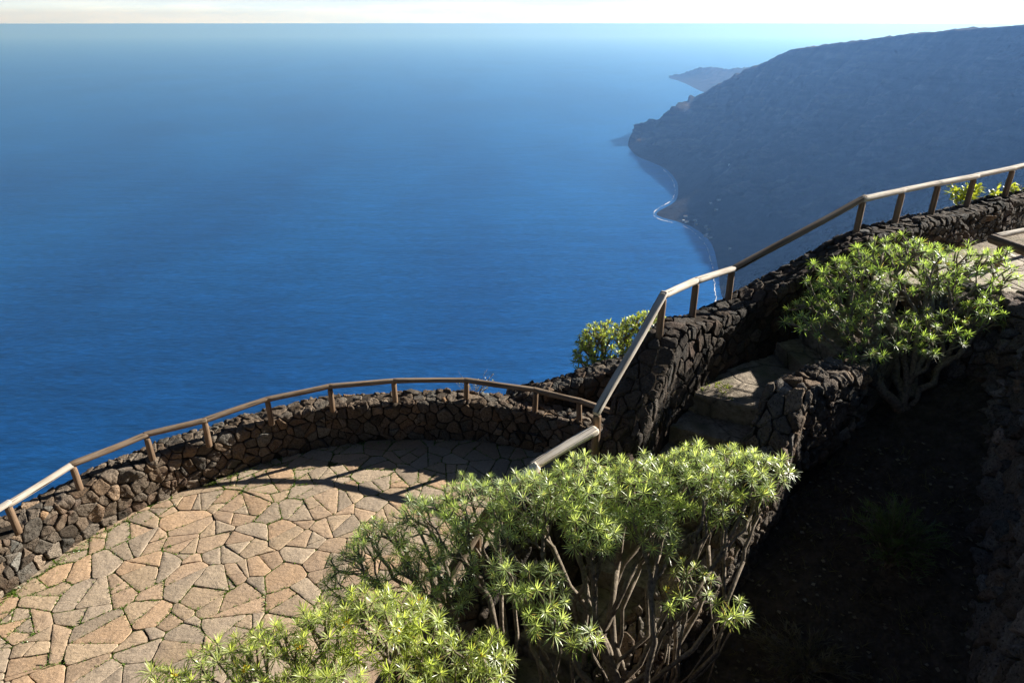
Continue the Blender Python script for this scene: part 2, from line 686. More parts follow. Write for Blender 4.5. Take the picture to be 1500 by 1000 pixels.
# ----------------------------------------------------------------------------- TERRACE
TW = [(-6.9, 2.6), (-6.62, 3.7), (-6.22, 4.95), (-5.84, 6.02), (-5.42, 6.98), (-4.86, 7.66), (-4.22, 8.17), (-3.5, 8.68), (-2.7, 9.03), (-1.76, 9.15),
      (-0.76, 9.15), (0.0, 8.98), (0.55, 8.76), (1.05, 8.46), (1.6, 8.0), (1.95, 7.3), (2.05, 6.5)]
rubble_wall('terrace_wall', [(x, y, 0.65, -0.02) for x, y in TW], 0.38, 0.66, 0.9,
            'low curved wall of rough dark lava stones around the paved terrace', 0.17, seed=3, base=(0.128, 0.10, 0.074))

rng = random.Random(5)
floor_poly = [(-7.2, 1.5), (-6.7, 3.0)] + [(x - 0.05, y + 0.08) for x, y in TW[1:]] + [(2.0, 5.6), (0.4, 3.9), (-0.9, 3.0), (-1.8, 1.5)]
coarse = cells(-7.4, 1.4, 2.3, 9.5, 0.36, rng, 0.48, 1.3, 1.4)
flags = []
for p in coarse: split(p, 0.135, rng, flags)
mb = MB()
gaps = []
pal = [(0.44, 0.315, 0.225), (0.42, 0.295, 0.21), (0.45, 0.335, 0.24), (0.37, 0.29, 0.225), (0.36, 0.285, 0.225), (0.41, 0.32, 0.245), (0.45, 0.305, 0.205), (0.42, 0.31, 0.22)]
for p in flags:
    A, c = area_c(p)
    if not inside(floor_poly, c): continue
    b = rng.choice(pal); k = rng.uniform(0.82, 1.12)
    zz = rng.uniform(-0.006, 0.006)
    ax, ay = rng.gauss(0, 0.012), rng.gauss(0, 0.012)
    stone(mb, p, lambda s, t, h, zz=zz, ax=ax, ay=ay, c=c: (s, t, h - 0.022 + zz + (s - c[0]) * ax + (t - c[1]) * ay), 0.0065, 0.022, rng,
          (b[0] * k, b[1] * k, b[2] * k * 0.92), 0.04, rings=((0, -1), (0.0, 0.70), (0.018, 0.97), (0.035, 1.0), (0.5, 1.0)), rough=0.12, tilt=0.0, cham=0.12)
    gaps.append(p)
tag(mb.build('terrace_paving', [M_FLAG], None, True), kind='structure')
mb = MB()
fp = ccw(floor_poly)
mb.add([(x, y, -0.011) for x, y in fp], [tuple(range(len(fp)))])
tag(mb.build('terrace_ground', [M_JOINT]), kind='structure')


def blade(mb, p, d, L, w, c):
    d = Vector(d).normalized()
    s = d.cross(Vector((R.uniform(-1, 1), R.uniform(-1, 1), 0.3))).normalized() * w
    p = Vector(p)
    m = p + d * L * 0.55
    e = p + d * L + Vector((d.x, d.y, -0.2)) * L * 0.3
    mb.add([p - s, p + s, m + s * 0.8, e, m - s * 0.8], [(0, 1, 2, 4), (4, 2, 3)], c)


# little grass and moss growing in the joints
mb = MB()
lnT = Line(TW)
for p in gaps:
    n = len(p)
    for i in range(n):
        a, b = p[i], p[(i + 1) % n]
        L = math.dist(a, b)
        for k in range(int(L / 0.022)):
            q = R.random()
            x = a[0] + (b[0] - a[0]) * q; y = a[1] + (b[1] - a[1]) * q
            dens = noise.noise((x * 0.8, y * 0.8, 4.0)) * 0.9 + noise.noise((x * 3.1, y * 3.1, 9.0)) * 0.6
            dw = min(math.dist((x, y), t) for t in TW)
            dens += 0.75 * max(0, 1 - dw / 1.0) + 0.02
            if dens < R.uniform(0.0, 0.5): continue
            if not inside(floor_poly, (x, y)): continue
            for _ in range(2):
                g = R.uniform(0.7, 1.3)
                blade(mb, (x + R.gauss(0, 0.006), y + R.gauss(0, 0.006), -0.012), (R.gauss(0, 0.7), R.gauss(0, 0.7), 1), R.uniform(0.014, 0.042), R.uniform(0.003, 0.006),
                      (0.13 * g, 0.21 * g, 0.035 * g))
# a fringe where the paving meets the wall
lw = Line([(x, y) for x, y in TW])
for i in range(2600):
    s = R.uniform(1.5, 12.5)
    x, y = lw.at(s); nx, ny = lw.nrm(s)
    if noise.noise((s * 1.3, 0.5, 2.0)) < R.uniform(-0.35, 0.5): continue
    o = 0.05 + abs(R.gauss(0, 0.05))
    g = R.uniform(0.7, 1.3)
    blade(mb, (x + nx * o, y + ny * o, -0.005), (R.gauss(0, 0.6), R.gauss(0, 0.6), 1), R.uniform(0.015, 0.06), R.uniform(0.003, 0.006), (0.13 * g, 0.20 * g, 0.035 * g))
tag(mb.build('joint_grass', [M_GRASS]), 'short green grass and moss in the joints of the terrace paving', 'grass', kind='stuff')


# ----------------------------------------------------------------------------- RAILINGS
def log(name, p0, p1, r0, r1, mat, parent, seed=0, flat=0.0, tint=(1, 1, 1), sides=14, cutz=0.0):
    """a round, slightly crooked timber from p0 to p1, its own object whose local Z runs along the grain"""
    p0, p1 = Vector(p0), Vector(p1)
    d = p1 - p0
    L = d.length
    q = d.to_track_quat('Z', 'Y')
    up = q.inverted() @ Vector((0, 0, 1))
    segs = max(4, int(L / 0.07))
    vs, fs, cs = [], [], []
    a0 = math.atan2(up.y, up.x)
    prof = [(-0.0, 0.80), (0.012 / max(L, 0.02), 0.98)] + [(i / segs, 1.0) for i in range(1, segs)] + [(1 - 0.012 / max(L, 0.02), 0.98), (1.0, 0.80)]
    for f, k in prof:
        r = (r0 + (r1 - r0) * f)
        bx = 0.5 * r * noise.noise((f * L * 1.1, seed, 1.0)); by = 0.5 * r * noise.noise((f * L * 1.1, seed, 7.0))
        for i in range(sides):
            a = 2 * math.pi * i / sides
            rr = r * k * (1 + 0.07 * noise.noise((f * L * 3.0, math.cos(a) * 1.4 + seed, math.sin(a) * 1.4)))
            x, y = math.cos(a) * rr + bx, math.sin(a) * rr + by
            if flat:
                hgt_ = x * math.cos(a0) + y * math.sin(a0)
                lim = r * (1 - flat)
                if hgt_ > lim:
                    x -= math.cos(a0) * (hgt_ - lim); y -= math.sin(a0) * (hgt_ - lim)
            vs.append((x, y, f * L))
            g = 1.0 + 0.18 * noise.noise((f * L * 1.3, seed * 3.1, 0.3))
            cs.append(tuple(t * g for t in tint))
    m = len(prof)
    for j in range(m - 1):
        for i in range(sides):
            k = (i + 1) % sides
            fs.append((j * sides + i, j * sides + k, (j + 1) * sides + k, (j + 1) * sides + i))
    fs.append(tuple(range(sides))[::-1]); fs.append(tuple((m - 1) * sides + i for i in range(sides)))
    b = MB(); b.add(vs, fs, cs)
    o = b.build(name, [mat], None, True)
    for f in (len(fs) - 1, len(fs) - 2): o.data.polygons[f].use_smooth = False
    o.rotation_mode = 'QUATERNION'
    o.rotation_quaternion = q
    o.location = p0 - (Vector(parent.location) if parent else Vector((0, 0, 0)))
    if parent: o.parent = parent
    return o


tr = empty('wooden_railing', (-1.0, 9.15, 0.65))
tag(tr, 'long brown log railing curving along the low terrace wall', 'railing')
posts = [(-6.15, 5.22), (-5.76, 6.265), (-5.46, 7.025), (-4.86, 7.675), (-4.245, 8.055), (-3.56, 8.63), (-2.74, 9.01), (-1.805, 9.21), (-0.705, 9.21), (0.34, 8.9), (0.99, 8.6), (1.52, 8.2)]
posts = [(-6.5, 4.15)] + posts
for i, (x, y) in enumerate(posts):
    t = R.uniform(0.82, 1.15)
    log('post', (x, y, 0.6), (x + R.gauss(0, 0.006), y + R.gauss(0, 0.006), 0.995), 0.043, 0.04, M_POST, tr, i * 2.7, tint=(t, t, t), sides=12)
for i, (a, b) in enumerate(zip(posts, posts[1:])):
    A = Vector((*a, 1.035 + 0.008 * math.sin(i * 2.1))); B = Vector((*b, 1.035 + 0.008 * math.sin(i * 2.1 + 2.1)))
    d = (B - A).normalized()
    t = R.uniform(0.85, 1.12)
    mt = M_WOOD2 if i == 2 or i == 1 else M_WOOD  # paler timber stands in for the sunlit stretches of rail
    log('rail', A - d * 0.02, B + d * 0.035, 0.043, 0.041, mt, tr, 40 + i * 3.3, 0.22, (t, t, t))

# stair + upper railing (one continuous railing on the higher wall)
ra = Vector((0.65, 4.49, 3.31)); rb = Vector((1.255, 5.28, 3.95)); rb2 = Vector((1.645, 5.73, 3.92)); rc = Vector((2.11, 6.18, 3.87)); rd = Vector((3.5, 6.76, 4.41))
rf = Vector((9.9, 10.7, 4.41))
ur = empty('wooden_railing', (1.3, 5.28, 3.58))
tag(ur, 'log railing climbing the stair wall and running on along the upper parapet', 'railing')
segs = [(ra, rb, M_WOOD2), (rb, rb2, M_WOOD2), (rb2, rc, M_WOOD2), (rc, rd, M_WOOD)]  # the last, sloping run takes darker timber to stand for its unlit top
ups = [rd + (rf - rd) * k for k in [0, 0.088, 0.178, 0.281, 0.394, 0.51, 0.63, 0.75, 0.87, 1.0]]
segs += [(a, b, M_WOOD2) for a, b in zip(ups, ups[1:])]
for i, (a, b, m) in enumerate(segs):
    d = (b - a).normalized()
    t = R.uniform(0.92, 1.1)
    log('rail', a - d * 0.025, b + d * 0.03, 0.034, 0.033, m, ur, 80 + i * 2.9, 0.32, (t * 1.25, t * 1.25, t * 1.25))  # tint lifted so sun on the rail tops sits in the colour
for i, p in enumerate([ra, rb, rb2, rc] + ups):
    t = R.uniform(0.8, 1.1)
    bot = 0.62 if i == 0 else 0.45
    log('post', p - Vector((0, 0, bot)), p - Vector((0, 0, 0.03)), 0.033, 0.031, M_POST, ur, 120 + i * 2.2, tint=(t, t, t), sides=12)

# lower railing following the stairs down behind the bushes
lr = empty('wooden_railing', (0.2, 4.15, 2.7))
tag(lr, 'log railing, sunlight coloured into its pale upper rails, going down the stairs behind the spurge bushes', 'railing')
lp = [Vector((0.625, 4.41, 3.19)), Vector((0.17, 4.13, 3.06)), Vector((-0.03, 4.04, 2.93)), Vector((-0.25, 3.87, 2.70)), Vector((-0.8, 3.25, 2.1)), Vector((-1.15, 2.75, 1.72))]
for i, (a, b) in enumerate(zip(lp, lp[1:])):
    d = (b - a).normalized()
    log('rail', a - d * 0.02, b + d * 0.02, 0.043, 0.041, M_WOOD2 if i < 2 else M_WOOD, lr, 160 + i * 3.7, 0.5 if i < 2 else 0.15, (1.75, 1.75, 1.75) if i < 2 else (1.05, 1.05, 1.05))  # upper two rails: tint raised to paint sun onto their planed face
for i, p in enumerate(lp[1:]):
    log('post', p - Vector((0, 0, 0.5)), p - Vector((0, 0, 0.03)), 0.037, 0.035, M_POST, lr, 190 + i * 2.2, sides=12)

# short log rail at the edge of the upper platform
pr = empty('wooden_railing', (5.0, 6.7, 3.68))
tag(pr, 'short grey log rail with a rounded end on the upper platform', 'railing')
log('rail', (4.96, 6.86, 3.97), (5.06, 6.2, 3.97), 0.05, 0.05, M_WOOD, pr, 211, 0.1, (0.75, 0.75, 0.78))
log('rail', (5.02, 6.88, 3.985), (5.9, 7.32, 3.985), 0.03, 0.03, M_WOOD2, pr, 215, 0.1)
log('post', (5.0, 6.72, 3.6), (5.0, 6.72, 3.94), 0.04, 0.038, M_POST, pr, 218)
log('post', (5.75, 7.24, 3.6), (5.75, 7.24, 3.96), 0.035, 0.033, M_POST, pr, 221)

# ----------------------------------------------------------------------------- UPPER WALLS
# inner top edge of the stair wall and parapet, travelling so that the path lies to the right
SW = [(-1.30, 2.28, 1.25, 0.5), (-0.62, 3.07, 1.78, 1.05), (-0.06, 3.68, 2.36, 1.6), (0.32, 3.99, 2.70, 1.9), (0.86, 4.30, 2.93, 2.25), (1.40, 5.15, 3.57, 2.75), (1.78, 5.56, 3.57, 2.85), (2.22, 5.96, 3.54, 2.9),
      (2.78, 6.22, 3.76, 3.05), (3.55, 6.53, 4.05, 3.5), (4.3, 6.99, 4.05, 3.6), (6.12, 8.14, 4.05, 3.64), (10.05, 10.55, 4.05, 3.64)]
rubble_wall('parapet_wall', SW, 0.30, 0.62, 2.6,
            'higher rubble wall beside the stairs, climbing to the upper viewing platform', 0.115, seed=8, base=(0.056, 0.046, 0.037), smooth=3, deep=3.4, hgt=0.014)

# back wall of the little planter beyond the terrace
rubble_wall('planter_wall', [(-0.12, 9.27, 0.66, 0.1), (0.5, 9.22, 0.80, 0.1), (1.1, 9.32, 0.95, 0.15), (1.75, 9.45, 1.12, 0.2), (2.6, 9.5, 1.3, 0.3)], 0.36, 0.75, 0.8,
            'short dark stone wall rising behind the terrace corner, in front of a round bush', 0.16, seed=12, base=(0.11, 0.09, 0.07))

# inner stair wall (path to the left of it, pit to the right): travels from the platform down
IW = [(3.56, 5.80, 3.56, 2.7), (3.10, 5.25, 3.33, 2.65), (2.66, 4.88, 3.36, 2.55), (2.31, 4.65, 3.33, 2.5), (2.02, 4.28, 2.95, 2.3), (1.62, 3.86, 2.55, 2.0), (1.08, 3.36, 2.25, 1.75), (0.5, 2.86, 1.95, 1.5), (0.0, 2.36, 1.7, 1.2), (-0.5, 1.7, 1.4, 0.9)]
rubble_wall('stair_wall', IW[::-1], 0.28, 0.8, 0.7, 'curving rubble wall between the stairs and the shaded pit', 0.125, seed=21, base=(0.15, 0.122, 0.096), smooth=3)

# retaining wall of the upper platform, its rough face towards the pit
RW = [(3.62, 5.84, 3.60, 2.6), (4.0, 5.88, 3.63, 2.65), (4.40, 5.74, 3.68, 2.65), (4.42, 5.22, 3.70, 2.6), (4.02, 4.48, 3.78, 2.4), (3.48, 3.5, 3.86, 2.1), (2.9, 2.6, 3.95, 1.9), (2.2, 1.75, 4.1, 1.7), (1.2, 1.05, 4.2, 1.4), (0.0, 0.75, 4.3, 1.1), (-1.6, 0.7, 4.3, 0.6)]
rubble_wall('retaining_wall', RW, 0.4, 1.7, 0.1, 'tall shaded rock wall holding up the platform on the right', 0.2, outer=False, seed=31,
            base=(0.18, 0.15, 0.13), mat=M_LAVA2, batter=0.28, hgt=0.06, smooth=3, deep=1.8)

# ----------------------------------------------------------------------------- PLATFORM, STEPS, PIT GROUND
plat = [(3.60, 5.90), (3.95, 5.92), (4.46, 5.78), (4.50, 5.22), (4.10, 4.44), (3.58, 3.45), (5.5, 2.0), (12, 5), (11, 11.2), (6.12, 8.20), (4.3, 7.05), (3.70, 6.68), (3.66, 6.6)]
mb = MB(); pc = ccw(plat)
mb.add([(x, y, 3.655) for x, y in pc], [tuple(range(len(pc)))])
tag(mb.build('platform_ground', [M_STEP]), kind='structure')
mb = MB()
ug = ccw([(3.62, 3.45), (3.1, 2.55), (2.45, 1.62), (1.4, 0.85), (0.05, 0.5), (-1.6, 0.42), (-3.5, -2.0), (-4.0, -9.0), (16.0, -9.0), (14.0, 5.6), (12.0, 5.0), (5.5, 2.0)])
mb.add([(x, y, 3.64) for x, y in ug], [tuple(range(len(ug)))])
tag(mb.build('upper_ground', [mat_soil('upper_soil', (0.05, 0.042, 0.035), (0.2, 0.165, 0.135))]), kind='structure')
rng = random.Random(77)
mb = MB()
for p in cells(2.9, 1.8, 11.5, 11.3, 0.8, rng, 0.42, 0.3):
    fl = []
    split(p, 0.2, rng, fl)
    for q in fl:
        A, c = area_c(q)
        if not all(inside(plat, v) for v in q): continue
        k = rng.uniform(0.85, 1.1)
        b = rng.choice([(0.42, 0.37, 0.29), (0.38, 0.33, 0.27), (0.44, 0.385, 0.30)])
        stone(mb, q, lambda s, t, h: (s, t, 3.66 + h), 0.014, 0.022, rng, tuple(x * k for x in b), 0.09,
              rings=((0, -0.8), (0.0, 0.70), (0.018, 0.97), (0.035, 1.0), (0.5, 1.0)), rough=0.1, tilt=0.0, cham=0.12)
tag(mb.build('platform_paving', [M_FLAG], None, True), kind='structure')

mb = MB()


def step(mb, quad, z, depth=0.7, rng=R):
    """a worn block step: quad is back-left, back-right, front-right, front-left"""
    q = densify(ccw(quad), 0.09)
    n = len(q)
    cx = sum(p[0] for p in q) / n; cy = sum(p[1] for p in q) / n
    vs = []
    for ins, dz in ((0, -depth), (0, -0.02), (0.02, 0.0), (0.45, 0.004)):
        for x, y in q:
            X = x + (cx - x) * ins; Y = y + (cy - y) * ins
            vs.append((X + 0.012 * noise.noise((X * 9, Y * 9, z)), Y + 0.012 * noise.noise((X * 9, Y * 9, z + 5)), z + dz + 0.010 * noise.noise((X * 6, Y * 6, 2))))
    fs = []
    for k in range(3):
        for i in range(n):
            j = (i + 1) % n
            fs.append((k * n + i, k * n + j, (k + 1) * n + j, (k + 1) * n + i))
    vs.append((cx, cy, z + 0.004)); m = len(vs) - 1
    for i in range(n): fs.append((3 * n + i, 3 * n + (i + 1) % n, m))
    mb.add(vs, fs)


up = [((3.66, 6.62), (3.60, 5.70)), ((3.40, 6.54), (3.38, 5.52)), ((3.14, 6.44), (3.18, 5.36)), ((2.88, 6.32), (2.98, 5.20)), ((2.62, 6.2), (2.78, 5.06))]
for i in range(4):
    (a, b), (c, d) = up[i], up[i + 1]
    step(mb, [a, b, d, c], 3.54 - 0.142 * i, 0.9)
FR = ((1.48, 5.47), (2.26, 5.03))
step(mb, [up[4][0], up[4][1], FR[1], FR[0]], 2.97, 0.7)
Ls = Line([FR[0], (1.24, 5.08), (0.84, 4.46), (0.33, 4.04), (-0.05, 3.72), (-0.6, 3.08), (-1.25, 2.3)])
Rs = Line([FR[1], (1.96, 4.72), (1.50, 4.15), (0.98, 3.66), (0.42, 3.16), (-0.08, 2.66), (-0.7, 1.9)])
NS = 13
for i in range(NS):
    a = i / NS; b = (i + 1) / NS
    step(mb, [Ls.at(Ls.L * a), Rs.at(Rs.L * a), Rs.at(Rs.L * b), Ls.at(Ls.L * b)], 2.77 - 0.165 * i, 0.6)
tag(mb.build('steps', [M_STEP], None, False), kind='structure')


def pit_z(x, y):
    return 1.64 + 0.34 * (x - 0.75) + 0.08 * (y - 2.9) + 0.12 * noise.noise((x * 1.1, y * 1.1, 3)) + 0.05 * noise.noise((x * 4, y * 4, 6))


iw2 = [(x, y) for x, y, *_ in IW]
pitpoly = [(x - 0.0, y + 0.0) for x, y in [(a - 0.12, b + 0.12) for a, b in iw2]] + [(-1.7, 0.7)] + [(x + 0.2, y) for x, y, *_ in RW[::-1]]
mb = MB()
G = 0.055
vs, fs, idx = [], [], {}
for i in range(int((4.8 + 1.8) / G)):
    for j in range(int((5.9 - 0.4) / G)):
        x, y = -1.8 + i * G, 0.4 + j * G
        idx[i, j] = len(vs)
        vs.append((x, y, pit_z(x, y) + 0.018 * noise.noise((x * 17, y * 17, 1))))
for (i, j), k in list(idx.items()):
    if (i + 1, j + 1) in idx:
        c = (-1.8 + (i + 0.5) * G, 0.4 + (j + 0.5) * G)
        if inside(pitpoly, c): fs.append((k, idx[i + 1, j], idx[i + 1, j + 1], idx[i, j + 1]))
mb.add(vs, fs)
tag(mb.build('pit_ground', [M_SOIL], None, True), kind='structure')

# soil of the planter corner beyond the terrace, and the ground that carries everything
mb = MB()
mb.add([(0.0, 8.9, 0.32), (0.9, 8.6, 0.30), (1.7, 8.0, 0.35), (2.8, 8.3, 0.6), (2.7, 9.6, 0.6), (1.2, 9.5, 0.4), (0.0, 9.35, 0.34)], [(0, 1, 2, 3, 4, 5, 6)])
tag(mb.build('planter_soil', [M_SOIL]), kind='structure')

# ----------------------------------------------------------------------------- SEA, CLIFFS
mb = MB()
rings = [0, 600, 1500, 4000, 12000, 40000, 120000, 400000]
n = 48
vs = [(0, 0, SEA)]
for r in rings[1:]:
    for i in range(n): vs.append((r * math.cos(2 * math.pi * i / n), r * math.sin(2 * math.pi * i / n), SEA))
fs = [(0, 1 + i, 1 + (i + 1) % n) for i in range(n)]
for k in range(len(rings) - 2):
    for i in range(n):
        a = 1 + k * n + i; b = 1 + k * n + (i + 1) % n
        fs.append((a, a + n, b + n, b))
mb.add(vs, fs)
tag(mb.build('sea', [M_SEA]), kind='structure')


def terr_noise(x, y, z=0.0, s=1.0):
    p = Vector((x * s, y * s, z))
    return noise.fractal(p, 0.9, 2.1, 6)


def loft(name, colm, ncol, nrow, back, amp, talus, mat, seed=0, near=False, dark=1):
    """colm: list of (base xyz, ridge xyz). Rock surface from the waterline to the ridge, then back over the top."""
    bl = smooth_line([(*b, *r) for b, r in colm], 8)
    # even columns along the coast + ridge
    acc = [0]
    for a, b in zip(bl, bl[1:]): acc.append(acc[-1] + math.dist(a[:2], b[:2]) + 0.6 * math.dist(a[3:5], b[3:5]))
    cols = []
    k = 0
    for i in range(ncol):
        s = acc[-1] * i / (ncol - 1)
        while k < len(acc) - 2 and acc[k + 1] < s: k += 1
        f = (s - acc[k]) / max(1e-9, acc[k + 1] - acc[k])
        cols.append((s, [x + (y - x) * f for x, y in zip(bl[k], bl[k + 1])]))
    vs, cs, fs = [], [], []
    nb = len(back)
    for s, c in cols:
        b = Vector(c[:3]); r = Vector(c[3:])
        h = Vector((r.x - b.x, r.y - b.y, 0))
        hl = h.length
        hd = h.normalized()
        H = r.z - b.z
        for j in range(nrow):
            f = j / (nrow - 1)
            if near: f = 1 - (1 - f) ** 3
            zf = talus[0] * f + talus[1] * f ** 2.0 + (1 - talus[0] - talus[1]) * f ** 3.5
            env = min(1, f * 5) * min(1, (1 - f) * 6)
            if near: env = min(1, f * 5) * min(1, (1 - f) * 3) * 0.8
            p = b + hd * hl * f
            g1 = noise.ridged_multi_fractal(Vector((s * 0.0030 + f * 0.5 + 0.25 * noise.noise((p.x * 0.002, p.y * 0.002, 3)), f * 0.8 + seed, seed)), 0.9, 2.1, 6, 1.0, 2.0) - 1.0
            g2 = terr_noise(p.x * 0.0045, p.y * 0.0045, seed)
            g3 = terr_noise(p.x * 0.02, p.y * 0.02, seed + 3)
            d = amp * env * (0.55 * g1 + 0.5 * g2) * (0.25 + 0.75 * f) * 1.5 + amp * 0.14 * g3 * min(1, f * 4) * (min(1, (1 - f) * 12) if near else 1)
            e1 = max(0.0, (f - 0.8) / 0.2)
            jag = 0 if near else 0.06 + 0.75 * max(0.0, 1 - H / 620) ** 0.8
            top = jag * amp * (0.6 * g3 + 0.55 * g2) * e1
            vs.append((p.x - hd.x * d * 0.6, p.y - hd.y * d * 0.6, b.z + H * zf + d * 0.55 * env + top))
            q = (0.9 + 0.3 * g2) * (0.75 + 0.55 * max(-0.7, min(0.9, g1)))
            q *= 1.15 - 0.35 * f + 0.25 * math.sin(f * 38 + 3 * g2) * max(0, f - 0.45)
            if f < 0.22: q *= 0.30  # low shore darkened in vertex colour, standing in for cliff shade
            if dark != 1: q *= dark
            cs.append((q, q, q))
        if near: pass
        for dist, dz in back:
            p = r + hd * dist
            vs.append((p.x, p.y, max(SEA - 5, r.z + dz * H + (top if dist < 60 else 0.10 * amp * terr_noise(p.x * 0.02, p.y * 0.02, seed + 3)))))
            cs.append((1, 1, 1))
    m = nrow + nb
    for i in range(len(cols) - 1):
        for j in range(m - 1):
            a = i * m + j
            fs.append((a, a + m, a + m + 1, a + 1))
    mb = MB(); mb.add(vs, fs, cs)
    o = mb.build(name, [mat], None, True)
    return o


def B(x, y): return tuple(atz(x, y, SEA - 3))


nm = [((-560, 100, SEA - 3), (-8.5, 0.0, -1.2)),
      ((-560, 260, SEA - 3), (-8.0, 2.5, -1.2)),
      ((-430, 560, SEA - 3), (-7.0, 7.6, -1.2)),
      ((-130, 730, SEA - 3), (-2.5, 9.75, -1.2)),
      ((180, 900, SEA - 3), (1.8, 10.0, -0.5)),
      ((420, 1150, SEA - 3), (3.1, 7.9, 1.6)),
      ((560, 1450, SEA - 3), (6.2, 9.2, 2.6)),
      ((640, 1700, SEA - 3), (30, 23.6, 2.6)),
      ((660, 1850, SEA - 3), (110, 75, 0.0))]
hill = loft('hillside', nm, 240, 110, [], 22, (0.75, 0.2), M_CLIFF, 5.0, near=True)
tag(hill, kind='structure')
cm = [((640, 1700, SEA - 3), (100, 67, -2)),
      ((655, 1830, SEA - 3), (700, 480, 0)),
      (B(1052, 430), (1250, 980, 10)),
      (B(1046, 395), (1950, 1750, 10)),
      (B(1036, 358), tuple(P(1640, 30, 2550))),
      (B(1012, 336), tuple(P(1500, 38, 3050))),
      (B(985, 326), tuple(P(1400, 45, 3500))),
      (B(962, 320), tuple(P(1330, 51, 3950))),
      (B(958, 313), tuple(P(1280, 58, 4200))),
      (B(985, 297), tuple(P(1230, 64, 4450))),
      (B(990, 278), tuple(P(1180, 71, 4800))),
      (B(986, 264), tuple(P(1150, 77, 5000))),
      (B(973, 250), tuple(P(1112, 95, 5200))),
      (B(950, 239), tuple(P(1075, 112, 5350))),
      (B(930, 230), tuple(P(1040, 128, 5350))),
      (B(920, 220), tuple(P(1003, 150, 5250))),
      (B(918, 212), tuple(P(985, 160, 5000))),
      (B(920, 205), tuple(P(955, 178, 5080))),
      (B(925, 199), tuple(P(936, 188, 5200))),
      (B(933, 194), tuple(P(960, 182, 5450)))]
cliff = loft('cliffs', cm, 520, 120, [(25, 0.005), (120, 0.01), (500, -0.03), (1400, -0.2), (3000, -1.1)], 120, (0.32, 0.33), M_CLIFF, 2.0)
tag(cliff, kind='structure')
pen = loft('headland', [(B(1120, 150), tuple(P(1150, 97, 9300))), (B(1060, 143), tuple(P(1105, 97.5, 9700))), (B(1030, 136), tuple(P(1085, 99.5, 9900))), (B(1018, 131), tuple(P(1066, 102, 10000))),
                        (B(1005, 124), tuple(P(1045, 98.5, 10300))), (B(993, 119), tuple(P(1022, 101, 10500))), (B(981, 115.5), tuple(P(1003, 107.5, 10700))), (B(977, 113.5), tuple(P(984, 111.5, 10850))),
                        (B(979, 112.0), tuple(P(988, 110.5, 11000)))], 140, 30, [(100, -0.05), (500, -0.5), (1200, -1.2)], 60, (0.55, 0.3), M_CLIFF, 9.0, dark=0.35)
tag(pen, kind='structure')

# surf along the bay
mb = MB()
cl = [B(1052, 445), B(1050, 425), B(1047, 398), B(1043, 380), B(1036, 360), B(1026, 348), B(1012, 336.5), B(998, 330), B(985, 326.5), B(970, 322.5), B(962.0, 318.5), B(959.5, 313.5), B(968, 305), B(978, 300), B(986, 294), B(990, 285), B(990, 275), B(986, 264), B(974, 250), B(966, 246)]
cl = [(a[0], a[1]) for a in cl]
ls = Line(smooth_line(cl, 10))
n = 900
vs, fs = [], []
for i in range(n + 1):
    s = ls.L * i / n
    x, y = ls.at(s); nx, ny = ls.nrm(s)
    w = 9 * max(0, noise.noise((s * 0.012, 1, 5)) + 0.12) + 7 * max(0, noise.noise((s * 0.05, 4, 5))) - 0.9
    o = -6 + 3 * noise.noise((s * 0.03, 8, 2))
    vs += [(x + nx * (o + 1), y + ny * (o + 1), SEA + 0.6), (x + nx * (o - min(4.5, max(w, -0.98))), y + ny * (o - min(4.5, max(w, -0.98))), SEA + 0.6)]
for i in range(n): fs.append((2 * i, 2 * i + 1, 2 * i + 3, 2 * i + 2))
mb.add(vs, fs)
tag(mb.build('surf', [M_FOAM]), kind='structure')

# small white houses on the beach plain
dg = bpy.context.evaluated_depsgraph_get()
bv = BVHTree.FromPolygons([tuple(v.co) for v in cliff.data.vertices], [tuple(p.vertices) for p in cliff.data.polygons])
hs = [(1004, 318, 16, 9), (1001, 324, 9, 8), (1006, 326, 18, 8), (1018, 324, 12, 9), (1020, 330, 8, 7), (1034, 333, 10, 8), (1038, 337, 12, 8), (1035, 344, 9, 8), (1033, 347, 12, 7), (1040, 349, 18, 8),
      (1053, 294, 16, 9), (1049, 308, 14, 8), (1041, 298, 10, 8), (1069, 365, 9, 14), (1068, 242, 9, 7)]
for i, (x, y, w, d) in enumerate(hs):
    org = Vector((0, 0, CAM_Z)); r = ray(x, y).normalized()
    hit = bv.ray_cast(org + r * 600, r)
    if hit[0] is None: continue
    p = hit[0]
    a = R.uniform(-0.4, 0.4); ca, sa = math.cos(a), math.sin(a)
    h = R.uniform(4, 7)
    q = lambda u, v, z: (p.x + u * ca - v * sa, p.y + u * sa + v * ca, p.z + z)
    w *= 0.5; d *= 0.5
    mb = MB()
    mb.add([q(-w, -d, -4), q(w, -d, -4), q(w, d, -4), q(-w, d, -4), q(-w, -d, h), q(w, -d, h), q(w, d, h), q(-w, d, h)],
           [(0, 1, 5, 4), (1, 2, 6, 5), (2, 3, 7, 6), (3, 0, 4, 7)])
    rg = 1.6
    mb.add([q(-w - .4, -d - .4, h), q(w + .4, -d - .4, h), q(w + .4, d + .4, h), q(-w - .4, d + .4, h), q(-w * .9, 0, h + rg), q(w * .9, 0, h + rg)],
           [(0, 1, 5, 4), (2, 3, 4, 5), (1, 2, 5), (3, 0, 4), (3, 2, 1, 0)], (1, 1, 1), 0 if i % 3 else 1)
    o = mb.build('beach_house', [M_WHITE, M_ROOF], None, False, tuple(p))
    tag(o, 'tiny white house on the dark beach plain far below the railing', 'house', 'white houses scattered by the beach')


